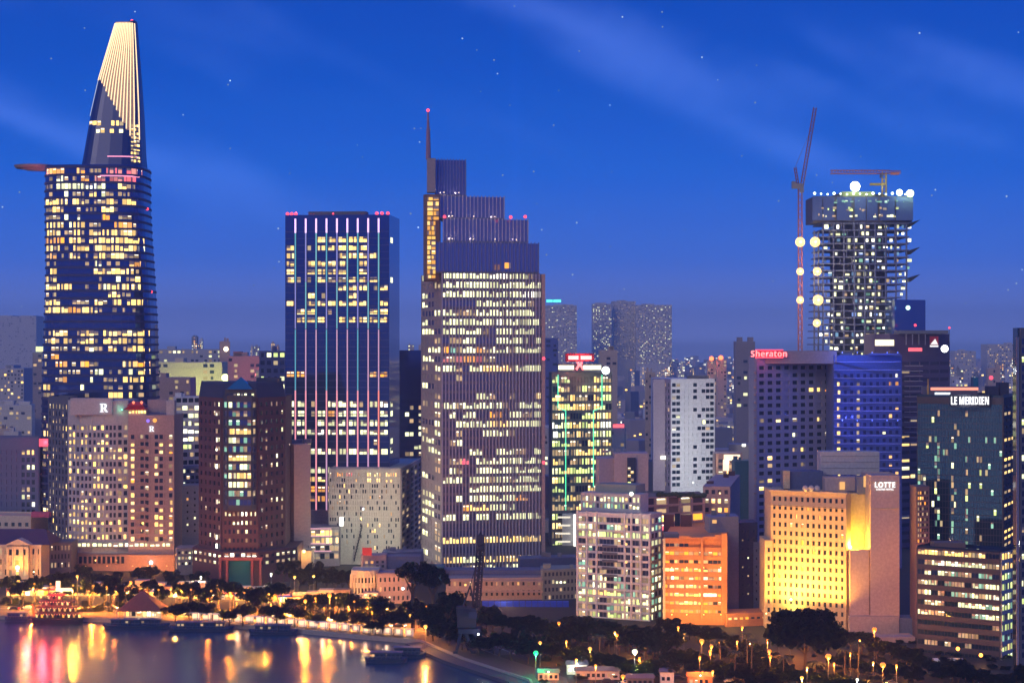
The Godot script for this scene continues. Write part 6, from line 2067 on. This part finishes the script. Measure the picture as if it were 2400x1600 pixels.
func cruise_boat() -> void:
	rng.seed = 611
	var d := water_d(1462.0)
	var b := thing("cruise_boat", "multi-deck dinner cruise boat strung with red and gold lamps at its mooring", "boat", at(134, d) + Vector3(0, -1.6, 0))
	var s := Shape.new()
	hull(s, 22.0, 6.5, 2.2)
	part(b, "hull", s, mats["boat dark"])
	var red := glow("red deck lamp", Color(1.0, 0.2, 0.14), 2.0)
	var gold := glow("gold deck lamp", Color(1.0, 0.6, 0.2), 2.2)
	for k in 4:
		var y := 2.4 + 2.5 * k
		var w: float = [19.0, 17.0, 14.0, 7.0][k]
		var dk := Shape.new()
		dk.box(Vector3(0.6 - 0.4 * k, y + 2.3, 0), Vector3(w, 0.25, 6.0 - k * 0.5))
		part(b, "deck", dk, mats["red paint"] if k == 3 else mats["boat deck"])
		var cb := Shape.new()
		cb.box(Vector3(0.6 - 0.4 * k, y + 1.1, -0.4), Vector3(w - 2.0, 2.2, 3.6 - k * 0.4))
		part(b, "cabin", cb, mats["boat deck"])
		for i in int(w / 1.1):
			var x := 0.6 - 0.4 * k - w / 2 + 0.6 + 1.1 * i
			bulb(b, "deck_lamp", Vector3(x, y + 1.9, 3.1 - k * 0.25), 0.17, red if (i + k) % 3 else gold)
			if i % 2 == 0:
				pane(b, Vector3(x, y + 1.1, 1.5 - k * 0.2), Vector3.RIGHT, 0.8, 1.1, pick("yo.d"[rng.randi() % 4], mats["black glass"]), 100)
			var post := Shape.new()
			post.tube(Vector3(x, y - 0.1, 2.9 - k * 0.25), Vector3(x, y + 2.2, 2.9 - k * 0.25), 0.06, 0.06, 4)
			if i % 3 == 0:
				part(b, "deck_post", post, mats["boat deck"])
	var fig := Shape.new()   # raised dragon-like bow ornament and stern sail board
	for k in 6:
		fig.tube(Vector3(-9.5 - k * 0.25, 3.0 + k * 0.9, 0), Vector3(-9.75 - k * 0.25 + (0.8 if k > 3 else 0.0), 3.9 + k * 0.9, 0), 0.7 - k * 0.07, 0.6 - k * 0.06, 7)
	part(b, "bow_ornament", fig, mats["crane yellow"])
	var sail := Shape.new()
	sail.box(Vector3(2.5, 14.2, 0), Vector3(6.0, 1.0, 3.0))
	sail.box(Vector3(0.2, 15.6, 0), Vector3(1.6, 4.2, 1.2))
	part(b, "lit_top_sign", sail, glow("boat top light", Color(1.0, 0.6, 0.35), 2.2))
	omni(b, Vector3(-4, 15.0, 9.5), Color(1.0, 0.05, 0.07), 260.0, 0.5)  # lights added clear of the boat for coloured streaks on the water
	omni(b, Vector3(-10.5, 12.0, 8.5), Color(1.0, 0.04, 0.08), 240.0, 0.5)
	omni(b, Vector3(2, 16.0, 9.5), Color(1.0, 0.1, 0.05), 250.0, 0.5)
	omni(b, Vector3(8, 15.0, 9.5), Color(1.0, 0.45, 0.03), 220.0, 0.5)

func barge(label: String, x: float, y: float, length: float, cabins: int, glowing: bool) -> void:
	var d := water_d(y)
	var b := thing("moored_barge", label, "boat", at(x, d) + Vector3(0, -1.6, 0), "boats moored along the quay")
	var s := Shape.new()
	hull(s, length, 6.0, 1.5)
	part(b, "hull", s, mats["boat blue"])
	for k in cabins:
		var cx := lerpf(-0.36, 0.36, (k + 0.5) / cabins) * length
		var w := length * 0.68 / cabins
		var c := Shape.new()
		c.box(Vector3(cx, 2.6, -0.3), Vector3(w, 2.2, 3.8))
		part(b, "cabin", c, mats["boat blue"])
		var r := Shape.new()
		r.box(Vector3(cx, 3.82, -0.2), Vector3(w + 0.8, 0.2, 4.8))
		part(b, "roof", r, mats["roof blue"])
		for i in int(w / 1.6):
			pane(b, Vector3(cx - w / 2 + 0.9 + 1.6 * i, 2.8, 1.66), Vector3.RIGHT, 1.0, 0.8, pick("d" if glowing and rng.randf() < 0.35 else ".", mats["dark glass"]), 20)
	var rail := Shape.new()
	rail.tube(Vector3(-length * 0.42, 2.5, 2.7), Vector3(length * 0.42, 2.5, 2.7), 0.05, 0.05, 4)
	for k in 9:
		rail.tube(Vector3(length * lerpf(-0.42, 0.42, k / 8.0), 1.5, 2.7), Vector3(length * lerpf(-0.42, 0.42, k / 8.0), 2.5, 2.7), 0.04, 0.04, 4)
	part(b, "railing", rail, mats["steel"])

func pavilion() -> void:
	var d := 793.0
	var px := d / FOCAL
	var b := thing("riverside_pavilion", "pavilion with a broad red hipped roof on the quay left of the lit shelters", "pavilion", at(333, d))
	var s := Shape.new()
	var lo := PackedVector3Array()
	var hi := PackedVector3Array()
	for g in [[-1, 1], [1, 1], [1, -1], [-1, -1]]:
		lo.append(Vector3(g[0] * 54 * px, 4.0, g[1] * 7.5))
		hi.append(Vector3(g[0] * 4 * px, up(1385, d), g[1] * 0.6))
	s.ring(lo, hi)
	s.quad(lo[3], lo[2], lo[1], lo[0])
	part(b, "hipped_roof", s, mats["roof tiles"])
	for i in 8:
		for z in [-6.5, 6.5]:
			var p := Shape.new()
			p.tube(Vector3(lerpf(-50, 50, i / 7.0) * px, 0, z), Vector3(lerpf(-50, 50, i / 7.0) * px, 4.0, z), 0.18, 0.18, 6)
			part(b, "post", p, mats["cream wall"])
	var w := Shape.new()
	w.box(Vector3(0, 1.7, -3.0), Vector3(84 * px, 3.4, 4.0))
	part(b, "kiosk_wall", w, mats["cream wall"])
	for i in 7:
		pane(b, Vector3(lerpf(-34, 38, i / 6.0) * px, 1.9, -0.9), Vector3.RIGHT, 1.5, 1.8, pick("Y.oyWWd"[i], mats["black glass"]), 100)
	bulb(b, "ceiling_lamp", Vector3(0, 3.4, 4.0), 0.24, glow("warm roof lamp", Color(1.0, 0.8, 0.5), 5.0))
	omni(b, Vector3(0, 3.0, 4.8), Color(1.0, 0.7, 0.35), 45.0)
	omni(b, Vector3(6, 3.0, 4.8), Color(1.0, 0.7, 0.35), 45.0)

func shelters() -> void:   # row of lit shelters on the promenade
	rng.seed = 621
	var l := bank_line()
	var white := glow("shelter light", Color(1.0, 0.62, 0.38), 1.5)
	for k in 21:
		var x := 456.0 + 25.0 * k
		var y := 1442.0
		for i in BANK.size() - 1:
			if x >= BANK[i][0] and x <= BANK[i + 1][0]:
				y = lerpf(BANK[i][1], BANK[i + 1][1], (x - BANK[i][0]) / float(BANK[i + 1][0] - BANK[i][0]))
		var d := ground_d(y) + 4.5
		var p := at(x, d)
		var q := at(x + 25.0, ground_d(y + 0.0145 * 25 * (4.0 if x > 600 else 3.6)) + 4.5)
		var u := Vector3(q.x - p.x, 0, q.z - p.z).normalized()
		var b := thing("promenade_shelter", "lit promenade shelter, %s from the left in the quayside row" % ORDER[k], "shelter", p, "lit shelters along the quay")
		var wide := 4.15
		var r := Shape.new()
		r.box(Vector3(0, 3.3, 0), Vector3(wide, 0.18, 3.2), u)
		part(b, "roof", r, mats["white wall"])
		var back := Shape.new()
		back.box(Vector3(0, 1.6, 0) - u.cross(Vector3.UP) * 1.4, Vector3(wide - 0.3, 2.6, 0.12), u)
		part(b, "back_panel", back, mats["white wall"])
		for e in [-1, 1]:
			var c := Shape.new()
			c.box(u * (e * (wide / 2 - 0.15)) + Vector3(0, 1.6, 0) + u.cross(Vector3.UP) * 1.3, Vector3(0.2, 3.2, 0.2), u)
			part(b, "post", c, mats["steel"])
		var t := Shape.new()
		var gap := 1.0 if k < 7 or (k > 8 and k < 14) else 0.55
		t.box(Vector3(0, 1.95, 0) - u.cross(Vector3.UP) * 1.25, Vector3((wide - 0.4) * gap, 1.9, 0.1), u)
		part(b, "light_panel", t, white)
		if k % 2 == 0:
			omni(b, Vector3(0, 2.6, 0) + u.cross(Vector3.UP) * 0.2, Color(1.0, 0.66, 0.42), 9.0 if gap > 0.8 else 5.0)

func shops() -> void:   # little lit shopfronts along the inner pavement
	rng.seed = 627
	var l := bank_line()
	for k in 26:
		var x := 30.0 + 33.5 * k
		var y := 1396.0 + 30.0 * clampf((x - 300.0) / 700.0, 0, 1)
		var d := ground_d(y)
		var w := rng.randf_range(5.0, 7.5)
		var h := rng.randf_range(3.6, 7.0)
		var b := thing("street_shop", "small lit shop house, %s from left along the riverside road" % ORDER[k], "shop", at(x, d), "shops along the riverside road")
		var s := Shape.new()
		s.box(Vector3(0, h / 2, -3), Vector3(w, h, 6.0))
		s.box(Vector3(0, h + 0.15, -3), Vector3(w + 0.4, 0.3, 6.4))
		part(b, "wall", s, mats[["cream wall", "pink stone", "beige wall", "brown wall"][k % 4]])
		var a := Shape.new()
		a.hexa([Vector3(-w / 2, 2.5, 1.5), Vector3(w / 2, 2.5, 1.5), Vector3(w / 2, 2.62, 1.5), Vector3(-w / 2, 2.62, 1.5), Vector3(-w / 2, 3.0, 0.02), Vector3(w / 2, 3.0, 0.02), Vector3(w / 2, 3.12, 0.02), Vector3(-w / 2, 3.12, 0.02)])
		part(b, "awning", a, mats[["red paint", "blue tarpaulin", "orange wall"][k % 3]])
		for i in 3:
			pane(b, Vector3(w * (i - 1) / 3.1, 1.3, 0.03), Vector3.RIGHT, w / 3.6, 2.0, pick("yYoWod"[rng.randi() % 6], null), 100)
			if h > 5.0:
				pane(b, Vector3(w * (i - 1) / 3.1, 4.6, 0.03), Vector3.RIGHT, w / 5.0, 1.3, pick("d.o."[rng.randi() % 4], mats["black glass"]), 60)
		var sg := Shape.new()
		sg.box(Vector3(0, 3.5, 0.12), Vector3(w * 0.7, 0.6, 0.2))
		part(b, "lit_sign", sg, glow("shop sign %d" % (k % 4), [Color(1.0, 0.3, 0.1), Color(1.0, 0.7, 0.2), Color(1.0, 0.85, 0.6), Color(1.0, 0.2, 0.2)][k % 4], 1.6))
		omni(b, Vector3(0, 2.2, 1.9), Color(1.0, 0.42, 0.08), 60.0)

func harbour_crane() -> void:
	var d := 708.0
	var px := d / FOCAL
	var b := thing("harbour_crane", "dark portal harbour crane with a tall raised jib on the dock edge", "crane", at(1100, d))
	var m: Material = mats["crane blue"]
	var legs := Shape.new()
	for g in [[1068, 1080, 4.0], [1110, 1092, 4.0], [1098, 1086, -4.0], [1148, 1118, -4.0], [1130, 1112, 4.0]]:
		var foot := local(b, g[0], 1552, d) + Vector3(0, 0, g[2])
		foot.y = 0.0
		var knee := local(b, lerpf(g[0], g[1], 0.25), 1520, d) + Vector3(0, 0, g[2])
		var hip := local(b, g[1], 1480, d) + Vector3(0, 0, g[2] * 0.6)
		var s := Shape.new()
		s.tube(foot, knee, 0.55, 0.6, 6)
		s.tube(knee, hip, 0.6, 0.8, 6)
		s.box(foot + Vector3(0, 0.5, 0), Vector3(1.6, 1.0, 1.6))
		part(b, "portal_leg", s, m)
	var beam := Shape.new()
	beam.box(local(b, 1100, 1476, d), Vector3(52 * px, 1.8, 8.0))
	part(b, "portal_beam", beam, m)
	var house := Shape.new()
	house.box(local(b, 1094, 1446, d), Vector3(44 * px, 46 * px, 5.0))
	house.box(local(b, 1080, 1430, d), Vector3(20 * px, 20 * px, 4.0))
	part(b, "machine_house", house, m)
	var cab := Shape.new()
	cab.box(local(b, 1108, 1440, d - 4), Vector3(3.0, 2.6, 2.2))
	part(b, "cab", cab, mats["dark glass"])
	var tower := Shape.new()
	var a := local(b, 1116, 1424, d)
	var e := local(b, 1127, 1272, d)
	lattice(tower, a, e, 2.6, 14, 0.34)
	tower.tube(a, e, 0.7, 0.5, 6)
	part(b, "jib", tower, m)
	var frame := Shape.new()
	frame.tube(local(b, 1084, 1424, d), local(b, 1102, 1372, d), 0.45, 0.3, 6)
	frame.tube(local(b, 1112, 1424, d), local(b, 1102, 1372, d), 0.45, 0.3, 6)
	frame.tube(local(b, 1102, 1372, d), local(b, 1126, 1290, d), 0.14, 0.14, 4)
	part(b, "back_stay", frame, m)
	var head := Shape.new()
	head.box(local(b, 1126, 1272, d), Vector3(3.0, 6.0, 2.4))
	head.tube(local(b, 1126, 1256, d), local(b, 1126, 1246, d), 0.9, 0.2, 6)
	head.tube(local(b, 1130, 1300, d), local(b, 1136, 1330, d), 0.3, 0.3, 5)
	part(b, "jib_head", head, m)
	bulb(b, "work_lamp", local(b, 1121, 1486, d - 6), 0.4, glow("white globe lamp", Color(0.9, 0.95, 1.0), 6.0))
	omni(b, local(b, 1121, 1488, d - 8), Color(0.8, 0.85, 1.0), 14.0)

func dockside() -> void:
	rng.seed = 631
	# floating pontoon below the crane
	var l := bank_line()
	var s := Shape.new()
	ribbon(s, l, -7.0, -0.4, -0.5, 1.4, 7, 11)
	var p := setting("floating_pontoon", s, mats["pontoon"])
	p.set_meta("kind", "structure")
	for g in [["dark moored workboat left of the harbour crane", 905, 1552, 16.0, 2, true], ["second dark workboat right behind the first one", 955, 1540, 14.0, 1, false]]:
		barge(g[0], g[1], g[2], g[3], g[4], g[5])
	barge("long dark blue floating restaurant left of the other moored barge", 318, 1472, 28.0, 5, true)
	barge("long dark blue moored barge below the lit promenade shelters", 470, 1479, 27.0, 5, true)
	barge("low dark blue pleasure boat right of the long barges", 640, 1486, 20.0, 3, true)
	barge("small launch moored left of the cruise boat", 40, 1456, 11.0, 1, true)
	# kiosks and sheds on the near right bank
	for g in [[1352, 1578, 7.0, 3.4, "white", "glowing white kiosk at the waterside right of the green dock light", 3.0], [1285, 1592, 7.0, 2.6, "cream wall", "low cream shed just right of the green dock light", 0.5], [1400, 1590, 15.0, 3.0, "pale grey wall", "long pale shed with dark openings beside the white kiosk", 0.2], [1563, 1603, 4.6, 4.4, "white wall", "plain white box hut at the picture's bottom", 0.0], [1640, 1605, 8.0, 3.2, "orange wall", "small hut with an orange lit gable at the picture's bottom", 0.4], [1500, 1606, 9.0, 2.8, "slate wall", "dark flat shed under the yellow-white park lamp", 0.0]]:
		var d := ground_d(g[1])
		var b := thing("waterside_hut", g[5], "hut", at(g[0], d))
		var w := Shape.new()
		w.box(Vector3(0, g[3] / 2, 0), Vector3(g[2], g[3], 4.0))
		part(b, "wall", w, mats["white wall"] if g[4] == "white" else mats[g[4]])
		var r := Shape.new()
		var hw: float = g[2] / 2 + 0.5
		var y: float = g[3]
		r.hexa([Vector3(-hw, y + 0.01, 2.6), Vector3(hw, y + 0.01, 2.6), Vector3(hw * 0.94, y + 1.2, 0.3), Vector3(-hw * 0.94, y + 1.2, 0.3), Vector3(-hw, y + 0.01, -2.6), Vector3(hw, y + 0.01, -2.6), Vector3(hw * 0.94, y + 1.2, -0.3), Vector3(-hw * 0.94, y + 1.2, -0.3)])
		part(b, "roof", r, mats["slate wall"] if g[4] != "orange wall" else mats["orange wall"])
		for i in int(g[2] / 1.7):
			pane(b, Vector3(-g[2] / 2 + 1.0 + 1.7 * i, y * 0.5, 2.05), Vector3.RIGHT, 1.0, 1.2, pick("W" if g[6] > 1 else ("d" if rng.randf() < g[6] else "."), mats["black glass"]), 50)
		if g[6] > 0.3:
			bulb(b, "wall_lamp", Vector3(0, y + 0.5, 2.9), 0.24, glow("white globe lamp", Color(0.9, 0.95, 1.0), 6.0))
			omni(b, Vector3(0, y + 0.3, 3.6), Color(0.9, 1.0, 0.85) if g[6] > 1 else Color(1.0, 0.6, 0.25), 26.0 if g[6] > 1 else 9.0)
	# parked cars on the near road, small in view
	for k in 9:
		var x: float = [1425, 1470, 1530, 1590, 1712, 1788, 1860, 1985, 2090][k]
		var y: float = [1600, 1604, 1585, 1592, 1600, 1606, 1606, 1606, 1604][k]
		var b := thing("parked_car", "small %s car parked under the trees, %s from the left" % [["dark", "white", "grey"][k % 3], ORDER[k]], "car", at(x, ground_d(y)), "cars parked under the waterfront trees")
		car(b, [mats["black steel"], mats["white wall"], mats["steel"]][k % 3])

func traffic() -> void:   # cars on the riverside road, headlights and tail lights on
	rng.seed = 641
	var l := bank_line()
	for k in 28:
		var lane: float = [16.5, 19.0, 23.5, 26.5][k % 4]
		var path := shifted(l, lane)
		var x := 40.0 + 33.0 * k + rng.randf_range(-10, 10)
		for i in path.size() - 1:
			var a := 1200.0 + path[i].x / -path[i].y * FOCAL
			var e := 1200.0 + path[i + 1].x / -path[i + 1].y * FOCAL
			if x >= a and x < e:
				var p := path[i].lerp(path[i + 1], (x - a) / (e - a))
				var b := thing("moving_car", "%s car with its lights on, %s from left along the riverside road" % [["dark", "white", "grey"][k % 3], ORDER[k]], "car", Vector3(p.x, 0.02, p.y), "cars on the riverside road")
				car(b, [mats["black steel"], mats["white wall"], mats["steel"]][k % 3])
				var dir := path[i + 1] - path[i]
				b.rotation.y = -atan2(dir.y, dir.x) + (PI if k % 4 < 2 else 0.0)
				for z in [-0.6, 0.6]:
					bulb(b, "headlight", Vector3(2.12, 0.66, z), 0.16, glow("headlight", Color(1.0, 0.9, 0.7), 14.0))
					bulb(b, "tail_light", Vector3(-2.14, 0.75, z), 0.14, glow("tail light", Color(1.0, 0.04, 0.03), 7.0))

func car(b: Node3D, m: Material) -> void:
	var s := Shape.new()
	var prof := [Vector2(-2.1, 0.35), Vector2(2.1, 0.35), Vector2(2.15, 0.75), Vector2(1.2, 0.92), Vector2(0.6, 1.42), Vector2(-1.1, 1.45), Vector2(-1.8, 0.98), Vector2(-2.15, 0.8)]
	for i in prof.size():
		var p: Vector2 = prof[i]
		var q: Vector2 = prof[(i + 1) % prof.size()]
		s.quad(Vector3(q.x, q.y, 0.85), Vector3(p.x, p.y, 0.85), Vector3(p.x, p.y, -0.85), Vector3(q.x, q.y, -0.85))
	for z in [0.85, -0.85]:
		for i in range(1, prof.size() - 1):
			if z > 0:
				s.tri(Vector3(prof[0].x, prof[0].y, z), Vector3(prof[i].x, prof[i].y, z), Vector3(prof[i + 1].x, prof[i + 1].y, z))
			else:
				s.tri(Vector3(prof[0].x, prof[0].y, z), Vector3(prof[i + 1].x, prof[i + 1].y, z), Vector3(prof[i].x, prof[i].y, z))
	part(b, "body", s, m)
	for x in [-1.3, 1.35]:
		for z in [-0.8, 0.8]:
			var w := Shape.new()
			w.tube(Vector3(x, 0.32, z - 0.1), Vector3(x, 0.32, z + 0.1), 0.32, 0.32, 10)
			part(b, "wheel", w, mats["black steel"])
	var g := Shape.new()
	g.quad(Vector3(-1.0, 0.98, 0.87), Vector3(0.8, 0.96, 0.87), Vector3(0.5, 1.36, 0.87), Vector3(-0.95, 1.38, 0.87))
	part(b, "side_window", g, mats["dark glass"])

# ---------- everything ----------
func more_materials() -> void:
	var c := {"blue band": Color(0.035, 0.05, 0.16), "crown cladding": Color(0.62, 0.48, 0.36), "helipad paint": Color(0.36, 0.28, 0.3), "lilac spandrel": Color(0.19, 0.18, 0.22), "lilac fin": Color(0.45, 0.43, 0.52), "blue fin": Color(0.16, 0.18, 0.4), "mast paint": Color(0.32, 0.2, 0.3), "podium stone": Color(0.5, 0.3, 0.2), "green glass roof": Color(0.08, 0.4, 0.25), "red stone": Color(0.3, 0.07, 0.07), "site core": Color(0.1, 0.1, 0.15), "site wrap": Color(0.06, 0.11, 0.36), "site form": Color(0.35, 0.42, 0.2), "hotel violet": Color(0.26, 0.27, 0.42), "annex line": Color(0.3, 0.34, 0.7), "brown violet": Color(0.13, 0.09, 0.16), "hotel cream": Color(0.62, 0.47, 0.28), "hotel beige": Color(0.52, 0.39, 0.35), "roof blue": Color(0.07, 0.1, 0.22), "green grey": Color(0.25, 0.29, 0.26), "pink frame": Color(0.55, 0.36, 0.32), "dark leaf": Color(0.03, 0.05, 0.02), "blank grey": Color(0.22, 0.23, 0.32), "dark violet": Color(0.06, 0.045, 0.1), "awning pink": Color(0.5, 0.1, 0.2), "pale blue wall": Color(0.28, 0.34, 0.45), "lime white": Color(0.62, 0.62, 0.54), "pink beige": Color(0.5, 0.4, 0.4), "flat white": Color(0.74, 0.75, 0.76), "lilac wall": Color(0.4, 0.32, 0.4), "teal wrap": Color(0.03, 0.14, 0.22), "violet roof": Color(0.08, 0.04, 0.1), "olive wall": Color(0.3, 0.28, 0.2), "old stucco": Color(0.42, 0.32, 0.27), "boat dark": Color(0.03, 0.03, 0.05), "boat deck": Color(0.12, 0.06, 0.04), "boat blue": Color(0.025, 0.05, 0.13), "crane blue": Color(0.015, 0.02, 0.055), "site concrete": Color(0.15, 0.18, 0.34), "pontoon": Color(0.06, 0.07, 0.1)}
	for k in c:
		paint(k, c[k])
	glass("annex glass", Color(0.05, 0.06, 0.2), 0.1, 0.4)
	glass("brown glass", Color(0.09, 0.07, 0.11), 0.1, 0.4)
	glass("cobalt", Color(0.06, 0.12, 0.36), 0.08, 0.6)
	glass("teal dark", Color(0.025, 0.08, 0.15), 0.05, 0.7)
	glass("navy glass", Color(0.05, 0.08, 0.24), 0.06, 0.6)

func _ready() -> void:
	make_camera()
	make_sky()
	make_materials()
	more_materials()
	pane_mesh.size = Vector2.ONE
	make_stars()
	make_ground()
	tall_tower()
	strip_tower()
	fin_tower()
	site_tower()
	river_hotel()
	brick_tower()
	sign_hotel()
	brown_tower()
	gold_hotel()
	grid_office()
	red_frame_block()
	orange_block()
	dark_glass_hotel()
	green_office()
	middle_blocks()
	customs_house()
	far_city()
	tree_stock()
	planting()
	cruise_boat()
	pavilion()
	shops()
	shelters()
	harbour_crane()
	dockside()
	traffic()
	glaze_all()
	lamps()
